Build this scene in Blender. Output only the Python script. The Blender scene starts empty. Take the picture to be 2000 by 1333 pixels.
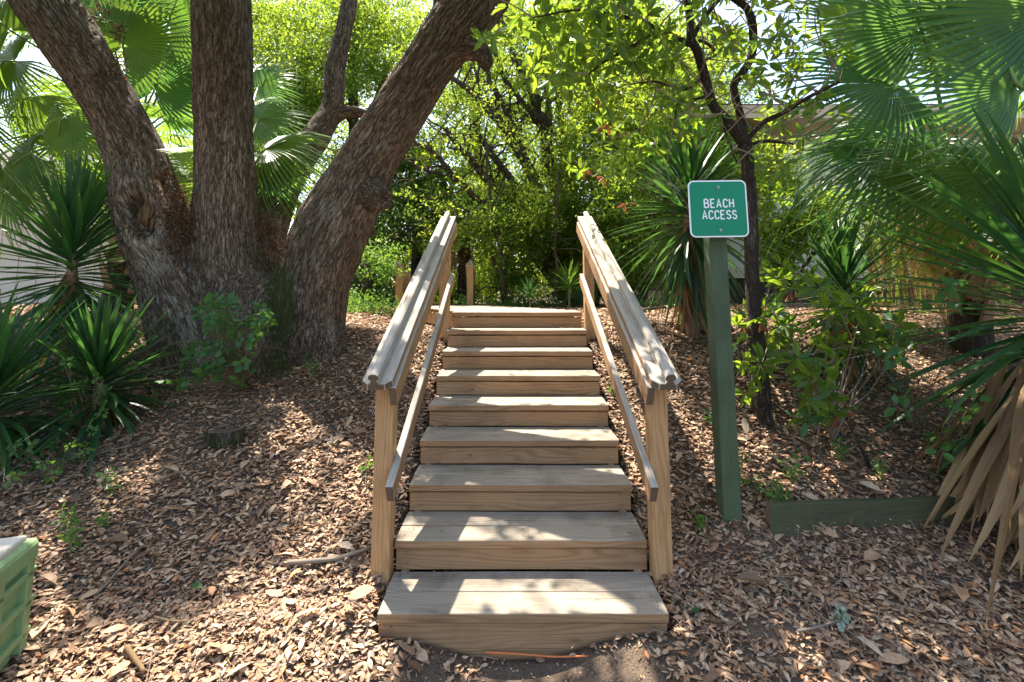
import bpy, math, random
import numpy as np
from mathutils import Matrix, Vector, noise as mnoise
rng = np.random.default_rng(7); random.seed(7)
S = bpy.context.scene; COL = S.collection

# ------------------------------------------------------------------ camera, light
F, PITCH, CH, CD, CX, CY = 912.1, 0.1074, 1.3315, 2.1017, -0.0455, 472.7
cam = bpy.data.objects.new('camera', bpy.data.cameras.new('camera')); COL.objects.link(cam)
cam.location = (CX, -CD, CH); cam.rotation_euler = (math.pi/2 + PITCH, 0, 0)
cam.data.sensor_width = 36; cam.data.lens = F*36/2000; cam.data.shift_y = (CY - 666.5)/2000
cam.data.clip_end = 500; cam.data.clip_start = .02
S.camera = cam
SUN = np.array([-.27, .40, 1.0]); SUN /= np.linalg.norm(SUN)
el = math.asin(SUN[2]); az = math.atan2(SUN[0], SUN[1])
W = bpy.data.worlds.new('World'); S.world = W; W.use_nodes = True
nt = W.node_tree; nt.nodes.clear()
sky = nt.nodes.new('ShaderNodeTexSky'); sky.sky_type = 'NISHITA'; sky.sun_disc = False
sky.sun_elevation = el; sky.sun_rotation = az; sky.air_density = 1.0; sky.dust_density = 2.2; sky.ozone_density = 0.3
bg = nt.nodes.new('ShaderNodeBackground'); bg.inputs[1].default_value = .15
wo = nt.nodes.new('ShaderNodeOutputWorld'); nt.links.new(sky.outputs[0], bg.inputs[0]); nt.links.new(bg.outputs[0], wo.inputs[0])
sl = bpy.data.lights.new('sun', 'SUN'); sl.energy = 5.0; sl.angle = math.radians(.53); sl.color = (1, .93, .81)
so = bpy.data.objects.new('sun', sl); COL.objects.link(so)
so.rotation_euler = Vector(SUN).to_track_quat('Z', 'Y').to_euler()
S.view_settings.view_transform = 'Standard'; S.view_settings.look = 'None'
S.view_settings.exposure = 1.8; S.view_settings.gamma = 1; S.view_settings.use_curve_mapping = False
S.cycles.max_bounces = 8; S.cycles.diffuse_bounces = 5; S.cycles.transmission_bounces = 6; S.cycles.glossy_bounces = 3
S.cycles.use_denoising = True

# ------------------------------------------------------------------ projection helpers (used to measure where things stand and to cut the canopy gaps)
cp, sp = math.cos(PITCH), math.sin(PITCH)
def ray(u, v):
    x2, z2 = (u-1000)/F, (CY-v)/F
    return np.array([x2, cp - sp*z2, sp + cp*z2])
def at(u, v, d):                       # d = metres in front of the lens along Y
    r = ray(u, v); t = d/r[1]
    return np.array([CX + r[0]*t, -CD + d, CH + r[2]*t])
def proj(P):
    x, y, z = P[..., 0]-CX, P[..., 1]+CD, P[..., 2]-CH
    y2 = cp*y + sp*z; z2 = -sp*y + cp*z
    y2 = np.where(np.abs(y2) < .01, .01, y2)
    return 1000 + F*x/y2, CY - F*z2/y2, y2
def sstep(a, b, x):
    t = np.clip((x-a)/(b-a), 0, 1); return t*t*(3-2*t)

# value noise, vectorised
_perm = rng.random((64, 64, 64)).astype(np.float32)
def vnoise(P):
    P = np.asarray(P, float); i = np.floor(P).astype(int); f = P - i; f = f*f*(3-2*f)
    def g(a, b, c): return _perm[(i[..., 0]+a) & 63, (i[..., 1]+b) & 63, (i[..., 2]+c) & 63]
    fx, fy, fz = f[..., 0], f[..., 1], f[..., 2]
    x00 = g(0,0,0)*(1-fx)+g(1,0,0)*fx; x10 = g(0,1,0)*(1-fx)+g(1,1,0)*fx
    x01 = g(0,0,1)*(1-fx)+g(1,0,1)*fx; x11 = g(0,1,1)*(1-fx)+g(1,1,1)*fx
    return (x00*(1-fy)+x10*fy)*(1-fz) + (x01*(1-fy)+x11*fy)*fz
def fbm(P, o=4):
    s = 0; a = .5
    for k in range(o): s = s + a*vnoise(np.asarray(P)*2**k + 17.3*k); a *= .5
    return s

# ground height
def ground(X, Y):
    X = np.asarray(X, float); Y = np.asarray(Y, float)
    prof = np.interp(Y, [-40, -8, -1, -.25, 0, .15, 2.45, 3.2, 7, 14, 40, 120], [-1.2, -.45, -.23, -.13, -.055, -.025, 1.03, 1.10, 1.08, .9, .6, .5])
    off = np.maximum(np.abs(X+.0)-.61, 0)
    z = prof
    z = z + (.12-.09*sstep(1.3, 2.3, X))*sstep(.75, 1.1, X)*sstep(-.5, .15, Y)*(1-sstep(1.2, 2.2, Y))
    z = z + .07*sstep(.75, 1.05, X)*np.where(X > 1.2, sstep(-.03, .05, Y-(.27+(X-1.15)*.15)), sstep(.16, .34, Y))*(1-sstep(1.6, 2.6, Y))
    z = z - .07*sstep(2.2, 4.5, -X)*sstep(0, 1, Y)*(1-sstep(3, 6, Y)) 
    z = z - .125*np.exp(-(X+.06)**2/.17)*np.exp(-((Y+.04)/.22)**2)*(Y < .012)
    # land falls away under the stairs so the boards stand clear
    under = (1-sstep(.57, .66, np.abs(X)))*sstep(.0, .02, Y)*(1-sstep(2.5, 2.7, Y))
    z = z - under*.22
    deck = sstep(2.3, 2.5, Y)*(1-sstep(4.3, 4.8, Y))*(1-sstep(.62, .7, X))*sstep(-1.7, -1.2, X)
    z = z - deck*.16
    P = np.stack([X*.9, Y*.9, X*0], -1)
    z = z + .10*(fbm(P, 4)-.47)*(.35 + sstep(.7, 1.6, np.abs(X))) 
    P = np.stack([X*5, Y*5, X*0+4], -1)
    z = z + .022*(fbm(P, 3)-.45)
    return z
def atg(u, v, sink=0.0):
    r = ray(u, v); t = np.arange(1.2, 60, .01)
    X, Y, Z = CX+r[0]*t, -CD+r[1]*t, CH+r[2]*t
    h = ground(X, Y); k = np.argmax(Z < h)
    if not (Z < h).any(): k = 600
    return np.array([X[k], Y[k], float(h[k])-sink])

# ------------------------------------------------------------------ mesh helpers
def mesh(name, V, quads=None, tris=None, mats=(), attrs=None, smooth=False, mi=None, uv=None):
    me = bpy.data.meshes.new(name)
    V = np.asarray(V, np.float32).reshape(-1, 3)
    L = []; starts = []; n = 0
    parts = []
    if quads is not None and len(quads): parts.append(np.asarray(quads, np.int32))
    if tris is not None and len(tris): parts.append(np.asarray(tris, np.int32))
    loops = np.concatenate([p.ravel() for p in parts]); 
    for p in parts:
        k = p.shape[1]; starts.append(n + np.arange(len(p))*k); n += len(p)*k
    starts = np.concatenate(starts).astype(np.int32)
    me.vertices.add(len(V)); me.vertices.foreach_set('co', V.ravel())
    me.loops.add(len(loops)); me.loops.foreach_set('vertex_index', loops)
    me.polygons.add(len(starts)); me.polygons.foreach_set('loop_start', starts)
    me.polygons.foreach_set('use_smooth', np.full(len(starts), smooth))
    if mi is not None: me.polygons.foreach_set('material_index', np.asarray(mi, np.int32))
    me.update(calc_edges=True)
    for a, d in (attrs or {}).items():
        d = np.asarray(d, np.float32)
        if d.ndim == 1: at_ = me.attributes.new(a, 'FLOAT', 'POINT'); at_.data.foreach_set('value', d)
        else: at_ = me.attributes.new(a, 'FLOAT_VECTOR', 'POINT'); at_.data.foreach_set('vector', d.ravel())
    for m in (mats if isinstance(mats, (list, tuple)) else [mats]): me.materials.append(m)
    return me
def link(name, me, parent=None, loc=None, mat=None):
    o = bpy.data.objects.new(name, me); COL.objects.link(o)
    if loc is not None: o.location = loc
    if mat is not None: o.matrix_local = mat
    if parent is not None: o.parent = parent
    return o
def tag(o, label=None, cat=None, group=None, kind=None):
    if label: o['label'] = label
    if cat: o['category'] = cat
    if group: o['group'] = group
    if kind: o['kind'] = kind
    return o
def empty(name, loc, label, cat, group=None):
    o = bpy.data.objects.new(name, None); COL.objects.link(o); o.location = loc; o.empty_display_size = .1
    return tag(o, label, cat, group)
def loc(o): return np.array(o.location)

def nrm(v): 
    v = np.asarray(v, float); return v/np.maximum(np.linalg.norm(v, axis=-1, keepdims=True), 1e-9)
def tube(path, rad, sides=8, cap=True, lump=0, seed=0):
    P = np.asarray(path, float); n = len(P); rad = np.broadcast_to(np.asarray(rad, float), (n,))
    T = nrm(np.gradient(P, axis=0)); u = np.cross(T[0], [0.3, .2, 1.0]); u = nrm(u) if np.linalg.norm(u) > 1e-3 else np.array([1., 0, 0])
    V = []
    a = np.arange(sides)*2*math.pi/sides
    for i in range(n):
        u = nrm(u - T[i]*np.dot(u, T[i])); w = np.cross(T[i], u)
        r = rad[i]*np.ones(sides)
        if lump: r = r*(1 + lump*(vnoise(np.stack([np.cos(a)*1.3+seed, np.sin(a)*1.3, a*0+i*.45], -1))-.5)*2)
        V.append(P[i] + np.cos(a)[:, None]*r[:, None]*u + np.sin(a)[:, None]*r[:, None]*w)
    V = np.concatenate(V)
    q = []
    k = np.arange(sides); k2 = (k+1) % sides
    for i in range(n-1): q.append(np.stack([i*sides+k, i*sides+k2, (i+1)*sides+k2, (i+1)*sides+k], -1))
    q = np.concatenate(q); t = np.zeros((0, 3), int)
    if cap:
        c0 = len(V); V = np.concatenate([V, [P[0]], [P[-1]]])
        t = np.concatenate([np.stack([k2, k, np.full(sides, c0)], -1), np.stack([(n-1)*sides+k, (n-1)*sides+k2, np.full(sides, c0+1)], -1)])
    return V, q, t
class MB:
    def __init__(s): s.V = []; s.Q = []; s.T = []; s.n = 0; s.A = []; s.mq = []; s.mt = []
    def add(s, V, q=None, t=None, rnd=None, m=0):
        V = np.asarray(V, float); s.V.append(V)
        if q is not None and len(q): s.Q.append(np.asarray(q)+s.n); s.mq += [m]*len(q)
        if t is not None and len(t): s.T.append(np.asarray(t)+s.n); s.mt += [m]*len(t)
        s.A.append(np.full(len(V), rng.random() if rnd is None else rnd) if np.ndim(rnd) == 0 else rnd)
        s.n += len(V); return s
    def tube(s, path, rad, sides=6, **k):
        V, q, t = tube(path, rad, sides, **k); return s.add(V, q, t)
    def box(s, c, d, m=0):
        c = np.array(c, float); h = np.array(d, float)/2
        V = np.array([[x, y, z] for z in (-1, 1) for y in (-1, 1) for x in (-1, 1)])*h + c
        return s.add(V, [[0,2,3,1],[4,5,7,6],[0,1,5,4],[2,6,7,3],[0,4,6,2],[1,3,7,5]], m=m)
    def mesh(s, name, mats, smooth=False):
        return mesh(name, np.concatenate(s.V), np.concatenate(s.Q) if s.Q else None, np.concatenate(s.T) if s.T else None, mats,
                    {'rnd': np.concatenate(s.A)}, smooth, s.mq + s.mt)
def spline(pts, n):                    # Catmull-Rom through rows of any width
    P = np.asarray(pts, float); P = np.vstack([2*P[0]-P[1], P, 2*P[-1]-P[-2]]); m = len(P)-3
    out = []
    for t in np.linspace(0, m-1e-6, n):
        i = int(t); f = t-i; a, b, c, d = P[i:i+4]
        out.append(.5*((2*b)+(c-a)*f+(2*a-5*b+4*c-d)*f*f+(3*b-a-3*c+d)*f**3))
    return np.array(out)

# leaf clouds: templates (along, across, up)
T_DIA = (np.array([[0,0,0],[.45,.5,.12],[1,0,-.04],[.45,-.5,.12]]), None, [[0,2,1],[0,3,2]])
T_OVAL = (np.array([[0,0,0],[.3,.42,.09],[.3,-.42,.09],[.68,.42,.10],[.68,-.42,.10],[1,0,-.06],[.3,0,.0],[.68,0,.02]]),
          [[6,7,3,1],[6,2,4,7]], [[0,6,1],[0,2,6],[7,5,3],[7,4,5]])
T_LITTER = (np.array([[0,0,0],[.2,.34,.07],[.2,-.34,.07],[.5,.5,.12],[.5,-.5,.12],[.8,.34,.11],[.8,-.34,.11],[1,0,.06]]), [[1,2,4,3],[3,4,6,5]], [[0,2,1],[5,6,7]])
def leafcloud(P, A, N, L, Wd, T, curl=None):
    P = np.asarray(P, float); n = len(P); A = nrm(A); N = nrm(N - A*(N*A).sum(-1, keepdims=True)); B = np.cross(N, A)
    tv, q, t = T; k = len(tv)
    c = np.ones(n) if curl is None else curl
    V = (P[:, None] + A[:, None]*tv[None, :, 0:1]*L[:, None, None] + B[:, None]*tv[None, :, 1:2]*Wd[:, None, None]
         + N[:, None]*(tv[None, :, 2:3]*(L*c)[:, None, None]))
    base = (np.arange(n)*k)[:, None, None]
    Q = (np.array(q)[None]+base).reshape(-1, 4) if q else None
    Tt = (np.array(t)[None]+base).reshape(-1, 3) if t else None
    return V.reshape(-1, 3), Q, Tt, k
def cloud_mesh(name, P, A, N, L, Wd, T, mat, rnd=None, curl=None):
    V, q, t, k = leafcloud(P, A, N, L, Wd, T, curl)
    r = rng.random(len(P)) if rnd is None else rnd
    return mesh(name, V, q, t, mat, {'rnd': np.repeat(r, k)})
def rdir(n, zb=0.0, zs=1.0):
    v = rng.normal(size=(n, 3)); v[:, 2] = v[:, 2]*zs + zb; return nrm(v)

# ------------------------------------------------------------------ materials
class NT:
    def __init__(s, name):
        s.m = bpy.data.materials.new(name); s.m.use_nodes = True; s.t = s.m.node_tree; s.t.nodes.clear()
        s.out = s.n('ShaderNodeOutputMaterial')
    def n(s, ty, **k):
        x = s.t.nodes.new(ty)
        for a, b in k.items(): setattr(x, a, b)
        return x
    def l(s, a, b): s.t.links.new(a, b)
    def inp(s, x, i, v):
        if v is None: return
        if hasattr(v, 'is_output') or isinstance(v, bpy.types.NodeSocket): s.l(v, x.inputs[i])
        else: x.inputs[i].default_value = v
    def noise(s, vec, scale, detail=4, rough=.55, dist=0):
        x = s.n('ShaderNodeTexNoise'); s.inp(x, 'Vector', vec); x.inputs['Scale'].default_value = scale
        x.inputs['Detail'].default_value = detail; x.inputs['Roughness'].default_value = rough; x.inputs['Distortion'].default_value = dist
        return x.outputs[0]
    def vor(s, vec, scale, feat='F1', out='Distance'):
        x = s.n('ShaderNodeTexVoronoi', feature=feat); s.inp(x, 'Vector', vec); x.inputs['Scale'].default_value = scale; return x.outputs[out]
    def ramp(s, f, stops):
        x = s.n('ShaderNodeValToRGB'); s.l(f, x.inputs[0]); e = x.color_ramp.elements
        while len(e) < len(stops): e.new(.5)
        for i, (p, c) in enumerate(stops): e[i].position = p; e[i].color = tuple(c)+(1,) if len(c) == 3 else c
        return x.outputs[0]
    def mix(s, f, a, b, bt='MIX'):
        x = s.n('ShaderNodeMix', data_type='RGBA', blend_type=bt); s.inp(x, 0, f)
        for i, v in ((6, a), (7, b)):
            if isinstance(v, tuple) and len(v) == 3: v = v+(1,)
            s.inp(x, i, v)
        return x.outputs[2]
    def math(s, op, a, b=None, c=None, clamp=False):
        x = s.n('ShaderNodeMath', operation=op, use_clamp=clamp); s.inp(x, 0, a); s.inp(x, 1, b); s.inp(x, 2, c); return x.outputs[0]
    def rng(s, f, a, b, c=0, d=1):
        x = s.n('ShaderNodeMapRange'); s.inp(x, 0, f)
        for i, v in enumerate((a, b, c, d)): x.inputs[i+1].default_value = v
        return x.outputs[0]
    def map(s, vec, sc=(1,1,1), lo=None):
        x = s.n('ShaderNodeMapping'); s.l(vec, x.inputs[0]); x.inputs['Scale'].default_value = sc
        if lo is not None: s.inp(x, 'Location', lo)
        return x.outputs[0]
    def bump(s, h, st=.3, d=.01, nrm_=None):
        x = s.n('ShaderNodeBump'); s.l(h, x.inputs['Height']); x.inputs['Strength'].default_value = st; x.inputs['Distance'].default_value = d
        if nrm_: s.l(nrm_, x.inputs['Normal'])
        return x.outputs[0]
    def attr(s, nm, o='Fac'): x = s.n('ShaderNodeAttribute', attribute_name=nm); return x.outputs[o]
    def obj(s): return s.n('ShaderNodeTexCoord').outputs['Object']
    def pos(s): return s.n('ShaderNodeNewGeometry').outputs['Position']
    def orand(s): return s.n('ShaderNodeObjectInfo').outputs['Random']
    def bsdf(s, col, rough=.7, normal=None, spec=.3, metal=0):
        x = s.n('ShaderNodeBsdfPrincipled')
        if isinstance(col, tuple): col = col+(1,) if len(col) == 3 else col
        s.inp(x, 'Base Color', col); s.inp(x, 'Roughness', rough); x.inputs['Specular IOR Level'].default_value = spec
        x.inputs['Metallic'].default_value = metal
        if normal is not None: s.l(normal, x.inputs['Normal'])
        return x.outputs[0]
    def done(s, sh): s.l(sh, s.out.inputs[0]); return s.m

def leafmat(name, dark, light, trans, tw=.45, rough=.45, spec=.35, inst=False, fine=True):
    k = NT(name); r = k.orand() if inst else k.attr('rnd')
    col = k.ramp(r, [(0, dark), (1, light)])
    p = k.pos()
    col = k.mix(k.rng(k.noise(p, 2.2, 2), .35, .65, 0, .55), col, k.mix(1.0, col, (.62, .66, .6), 'MULTIPLY'))
    b = k.bsdf(col, rough, spec=spec)
    tr = k.n('ShaderNodeBsdfTranslucent'); tc = k.mix(r, trans, tuple(c*q for c, q in zip(trans, (1.45, 1.1, .9)))); k.l(tc, tr.inputs[0])
    mx = k.n('ShaderNodeMixShader'); mx.inputs[0].default_value = tw; k.l(b, mx.inputs[1]); k.l(tr.outputs[0], mx.inputs[2])
    return k.done(mx.outputs[0])
M = {}
M['oakleaf'] = leafmat('oak_leaf', (.035,.075,.012), (.10,.15,.03), (.26,.42,.045), .5)
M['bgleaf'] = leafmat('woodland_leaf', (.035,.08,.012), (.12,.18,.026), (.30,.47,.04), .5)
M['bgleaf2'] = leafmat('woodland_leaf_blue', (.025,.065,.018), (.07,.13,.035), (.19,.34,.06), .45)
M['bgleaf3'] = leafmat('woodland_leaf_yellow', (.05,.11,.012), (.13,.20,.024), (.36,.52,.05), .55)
M['magleaf'] = leafmat('glossy_leaf', (.022,.07,.016), (.06,.13,.025), (.28,.46,.035), .48, .34, .4)
M['vineleaf'] = leafmat('vine_leaf', (.025,.085,.025), (.05,.14,.035), (.12,.28,.04), .35, .45)
M['rustleaf'] = leafmat('dead_hanging_leaf', (.18,.06,.03), (.30,.12,.06), (.32,.11,.04), .3, .6, .2)
M['palm'] = leafmat('palm_frond', (.04,.10,.02), (.07,.145,.028), (.22,.42,.045), .42, .38, .4, inst=True)
M['palmblue'] = leafmat('palm_frond_grey_green', (.04,.115,.045), (.075,.16,.065), (.17,.40,.08), .4, .38, .4, inst=True)
M['yucca'] = leafmat('yucca_leaf', (.014,.055,.022), (.032,.09,.03), (.09,.26,.04), .28, .38, .35, inst=True)
M['drypalm'] = leafmat('dry_palm_leaf', (.20,.11,.05), (.52,.36,.19), (.30,.19,.09), .25, .65, .2, inst=True)
M['weed'] = leafmat('weed_leaf', (.04,.12,.025), (.09,.20,.04), (.2,.4,.05), .4, .45)

def barkmat(name, c1, c2, crack, sc=1.0, lichen=.5, attr=True, moss=False, bst=1.0):
    k = NT(name); v = k.attr('bark', 'Vector') if attr else k.map(k.obj(), (1,1,.25))
    n0 = k.noise(v, 9*sc, 3); 
    x = k.n('ShaderNodeVectorMath', operation='MULTIPLY_ADD'); k.l(k.n('ShaderNodeTexNoise').outputs[1], x.inputs[0])
    nz = x.inputs[0].links[0].from_node; k.l(v, nz.inputs['Vector']); nz.inputs['Scale'].default_value = 16*sc; nz.inputs['Detail'].default_value = 3
    x.inputs[1].default_value = (.028/sc,)*3; k.l(v, x.inputs[2]); v2 = x.outputs[0]
    ed = k.vor(v2, 42*sc, 'DISTANCE_TO_EDGE'); ed2 = k.vor(v2, 95*sc, 'DISTANCE_TO_EDGE')
    fur = k.math('ABSOLUTE', k.math('SUBTRACT', k.noise(v2, 30*sc, 4, .6, .6), .5)); crk = k.math('MULTIPLY', k.rng(ed, 0, .14, .45, 1), k.rng(fur, 0, .07, .15, 1)); crk2 = k.rng(ed2, 0, .12)
    fine = k.noise(v, 160*sc, 5, .7); big = k.noise(v, 3.5*sc, 4)
    base = k.mix(k.rng(big, .35, .65), c1, c2)
    base = k.mix(k.rng(fine, .3, .7, .0, .8), base, k.mix(1.0, base, (.45,.42,.4), 'MULTIPLY'))
    base = k.mix(crk, crack, base); base = k.mix(k.rng(crk2, 0, 1, .35, 0), base, crack)
    if lichen > 0:
        ln = k.noise(v, 26*sc, 5, .7); ln2 = k.noise(v, 5*sc, 3); lm = k.math('MULTIPLY', k.rng(ln, .56, .63), k.rng(ln2, .48, .62))
        lm = k.math('MULTIPLY', lm, lichen)
        base = k.mix(lm, base, k.mix(k.noise(v, 60), (.22,.23,.19), (.42,.42,.36)))
        fl = k.math('MULTIPLY', k.rng(k.noise(v, 75*sc, 2), .69, .72), k.math('MULTIPLY', crk, lichen))
        base = k.mix(fl, base, (.42,.36,.28))
    if moss:
        ms = k.attr('moss'); mm = k.rng(k.math('MULTIPLY', ms, k.math('ADD', .1, k.noise(k.pos(), 22, 6, .75))), .40, .62, 0, .85)
        base = k.mix(mm, base, k.mix(k.noise(v, 90), (.02,.03,.008), (.06,.085,.015)))
        pl = k.attr('pale'); pm = k.rng(k.math('MULTIPLY', pl, k.math('ADD', .3, k.noise(v, 14, 5, .7))), .38, .62)
        base = k.mix(k.math('MULTIPLY', pm, k.rng(ed, .02, .12)), base, k.mix(fine, (.22,.18,.13), (.42,.36,.27)))
    h = k.math('ADD', k.math('MULTIPLY', crk, .8), k.math('ADD', k.math('MULTIPLY', fine, .35), k.math('MULTIPLY', crk2, .25)))
    return k.done(k.bsdf(base, .88, k.bump(h, bst, .02), .15))
M['oakbark'] = barkmat('oak_bark', (.43,.325,.23), (.27,.20,.14), (.03,.02,.014), 1.0, .9, True, True)
M['bark'] = barkmat('tree_bark', (.15,.12,.09), (.10,.075,.055), (.04,.03,.022), 1.3, .7, False)
M['bgbark'] = barkmat('woodland_bark', (.26,.20,.14), (.18,.135,.09), (.08,.06,.04), .8, .4, False)
M['twig'] = NT('twig'); M['twig'] = M['twig'].done(M['twig'].bsdf((.20,.155,.115), .85))
def woodmat(name, ca, cb, cc, var=.25, grey=None, stain=.5):
    k = NT(name); r = k.orand(); off = k.n('ShaderNodeCombineXYZ')
    k.l(k.math('MULTIPLY', r, 37.0), off.inputs[0]); k.l(k.math('MULTIPLY', r, 91.0), off.inputs[1]); k.l(k.math('MULTIPLY', r, 53.0), off.inputs[2])
    o = k.obj(); v = k.map(o, (1,1,1), off.outputs[0])
    slow = k.noise(k.map(v, (1.1, 7, 7)), 1.0, 2, .5)
    sx = k.n('ShaderNodeSeparateXYZ'); k.l(v, sx.inputs[0])
    ph = k.math('ADD', k.math('MULTIPLY', slow, 60.0), k.math('MULTIPLY', k.math('ADD', sx.outputs[1], sx.outputs[2]), 300.0))
    ring = k.math('POWER', k.math('ADD', .5, k.math('MULTIPLY', k.math('SINE', ph), .5)), 1.6)
    fib = k.noise(k.map(v, (6, 260, 260)), 1.0, 3, .7); fib2 = k.noise(k.map(v, (2.5, 60, 60)), 1.0, 3, .6)
    col = k.mix(k.math('MULTIPLY', ring, k.rng(k.noise(v, 1.7, 2), .3, .7, .35, .85)), ca, cb); col = k.mix(k.rng(fib, .3, .7, 0, .55), col, k.mix(1., col, (.62,.6,.57), 'MULTIPLY'))
    col = k.mix(k.rng(fib2, .35, .7, 0, .5), col, cc)
    bl = k.noise(v, 5.0, 4, .6); col = k.mix(k.rng(bl, .5, .75, 0, stain), col, k.mix(1., col, (.5,.47,.43), 'MULTIPLY'))
    ck = k.noise(k.map(v, (1.6, 150, 150)), 1.0, 2, .5); col = k.mix(k.rng(ck, .66, .72, 0, .75), col, (.06,.042,.03))
    kn = k.vor(k.map(v, (3.2, 8, 8)), 1.0); col = k.mix(k.rng(kn, .03, .075, .8, 0), col, (.07,.04,.022))
    col = k.mix(k.rng(r, 0, 1, 0, var), col, k.mix(1., col, (.68,.66,.64), 'MULTIPLY'))
    h = k.math('ADD', k.math('MULTIPLY', fib, .6), k.math('MULTIPLY', ring, .4))
    return k.done(k.bsdf(col, .78, k.bump(h, .35, .002), .25))
M['wtop'] = woodmat('weathered_wood_top', (.39,.325,.25), (.26,.21,.15), (.31,.28,.225), .5, stain=.85)
M['wface'] = woodmat('weathered_wood_face', (.41,.235,.115), (.23,.11,.047), (.30,.185,.10), .3)
M['wpost'] = woodmat('orange_pine', (.52,.30,.13), (.32,.155,.06), (.45,.27,.13), .2, stain=.25)
M['wrail'] = woodmat('silvered_wood', (.44,.385,.31), (.33,.28,.22), (.42,.385,.33), .2)
M['wend'] = woodmat('end_grain', (.16,.11,.07), (.10,.07,.045), (.14,.1,.07), .2)
M['gpost'] = woodmat('green_painted_wood', (.075,.105,.055), (.06,.085,.045), (.085,.11,.06), .2)
M['edging'] = woodmat('mossy_timber', (.075,.08,.04), (.05,.055,.03), (.085,.08,.045), .2)

k = NT('soil'); p = k.pos(); n1 = k.noise(p, 3, 5); n2 = k.noise(p, 60, 5, .75); n3 = k.vor(p, 120)
c = k.mix(k.rng(n1, .35, .65), (.12,.08,.055), (.18,.13,.09)); c = k.mix(k.rng(n2, .35, .7, 0, .7), c, (.05,.036,.028)); c = k.mix(k.rng(k.noise(p, 210, 2), .68, .72, 0, .7), c, (.42,.38,.33))
M['soil'] = k.done(k.bsdf(c, .95, k.bump(k.math('ADD', n2, k.math('MULTIPLY', n3, .5)), .9, .012), .1))
k = NT('leaf_litter'); r = k.attr('rnd')
c = k.ramp(r, [(0, (.15,.085,.05)), (.2, (.31,.18,.105)), (.48, (.47,.295,.175)), (.75, (.58,.39,.245)), (.88, (.54,.42,.29)), (.95, (.50,.20,.07)), (1, (.32,.27,.20))])
c = k.mix(k.rng(k.noise(k.pos(), 90, 3), .35, .7, 0, .5), c, k.mix(1., c, (.55,.5,.46), 'MULTIPLY'))
b = k.bsdf(c, .62, spec=.35); tr = k.n('ShaderNodeBsdfTranslucent'); k.l(c, tr.inputs[0]); mx = k.n('ShaderNodeMixShader'); mx.inputs[0].default_value = .15
k.l(b, mx.inputs[1]); k.l(tr.outputs[0], mx.inputs[2]); M['litter'] = k.done(mx.outputs[0])
def plain(name, col, rough=.6, spec=.3, metal=0, nz=.25, sc=8, bmp=0):
    k = NT(name); n = k.noise(k.obj(), sc, 5, .6); c = k.mix(k.rng(n, .35, .7, 0, nz), col, tuple(x*.6 for x in col))
    return k.done(k.bsdf(c, rough, k.bump(k.noise(k.obj(), sc*12, 3), bmp, .002) if bmp else None, spec, metal))
M['signgreen'] = plain('sign_green', (.0,.21,.10), .4, .25, nz=.12, sc=3)
M['signwhite'] = plain('sign_white', (.80,.80,.78), .35, .5, nz=.08)
M['zinc'] = plain('zinc_bolt', (.30,.30,.30), .45, .5, .8)
M['boxgreen'] = plain('utility_green', (.23,.34,.15), .5, .4, nz=.2, sc=5, bmp=.1)
M['boxlid'] = plain('utility_lid', (.58,.52,.42), .55, .4, nz=.2, sc=5, bmp=.1)
M['boxdark'] = plain('box_inside', (.03,.035,.03), .8)
M['wallbeige'] = plain('beige_siding', (.64,.54,.42), .75, .2, nz=.15, sc=1.5)
M['wallgreen'] = plain('pale_green_siding', (.50,.53,.38), .75, .2, nz=.15, sc=1.5)
M['trim'] = plain('cream_trim', (.55,.45,.33), .7, .2)
M['fascia'] = plain('tan_fascia', (.60,.46,.32), .7, .2)
M['roof'] = plain('grey_shingle', (.14,.13,.125), .9, .1, nz=.5, sc=20)
M['dark'] = plain('foundation_and_crawl_shade', (.05,.04,.035), .9, .1)
M['glass'] = plain('window_glass', (.03,.04,.05), .08, .6, nz=0)
M['boot'] = plain('palm_boot', (.30,.19,.12), .9, .1, nz=.6, sc=12, bmp=.5)
M['petiole'] = plain('petiole_green', (.16,.24,.06), .45, .4)
M['drypet'] = plain('dry_petiole', (.40,.27,.15), .6, .3)
M['deadfern'] = leafmat('dead_fern', (.045,.03,.02), (.14,.09,.06), (.2,.1,.05), .2, .8, .1)
M['orange'] = plain('orange_stick', (.55,.16,.05), .5, .3)
M['rot'] = plain('rotten_wood', (.20,.13,.065), .9, .1, nz=.8, sc=14, bmp=.8)
M['lichen'] = leafmat('lichen', (.28,.34,.27), (.42,.48,.38), (.2,.25,.18), .15, .9, .1)

# ------------------------------------------------------------------ ground
def grid(xs, ys, name, mat):
    X, Y = np.meshgrid(xs, ys); Z = ground(X, Y); V = np.stack([X, Y, Z], -1).reshape(-1, 3); nx = len(xs)
    i, j = np.meshgrid(np.arange(nx-1), np.arange(len(ys)-1)); a = (j*nx+i).ravel()
    return mesh(name, V, np.stack([a, a+1, a+1+nx, a+nx], -1), None, mat, smooth=True)
def graded(near, step, far, g):
    p = list(np.arange(0, near, step)); s = step
    while p[-1] < far: s *= g; p.append(p[-1]+s)
    return np.array(p)
gx = graded(3.6, .035, 130, 1.12); gx = np.concatenate([-gx[:0:-1], gx])
gy = graded(5.2, .035, 150, 1.1) - .6; gy = np.concatenate([-.6-graded(.2, .05, 40, 1.3)[:0:-1], gy])
gx = np.sort(np.concatenate([gx, [-.601,-.59,.59,.601]])); gy = np.sort(np.concatenate([gy, [.011, .014, .02]]))
tag(link('ground', grid(gx, gy, 'ground', M['soil'])), kind='structure')

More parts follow.
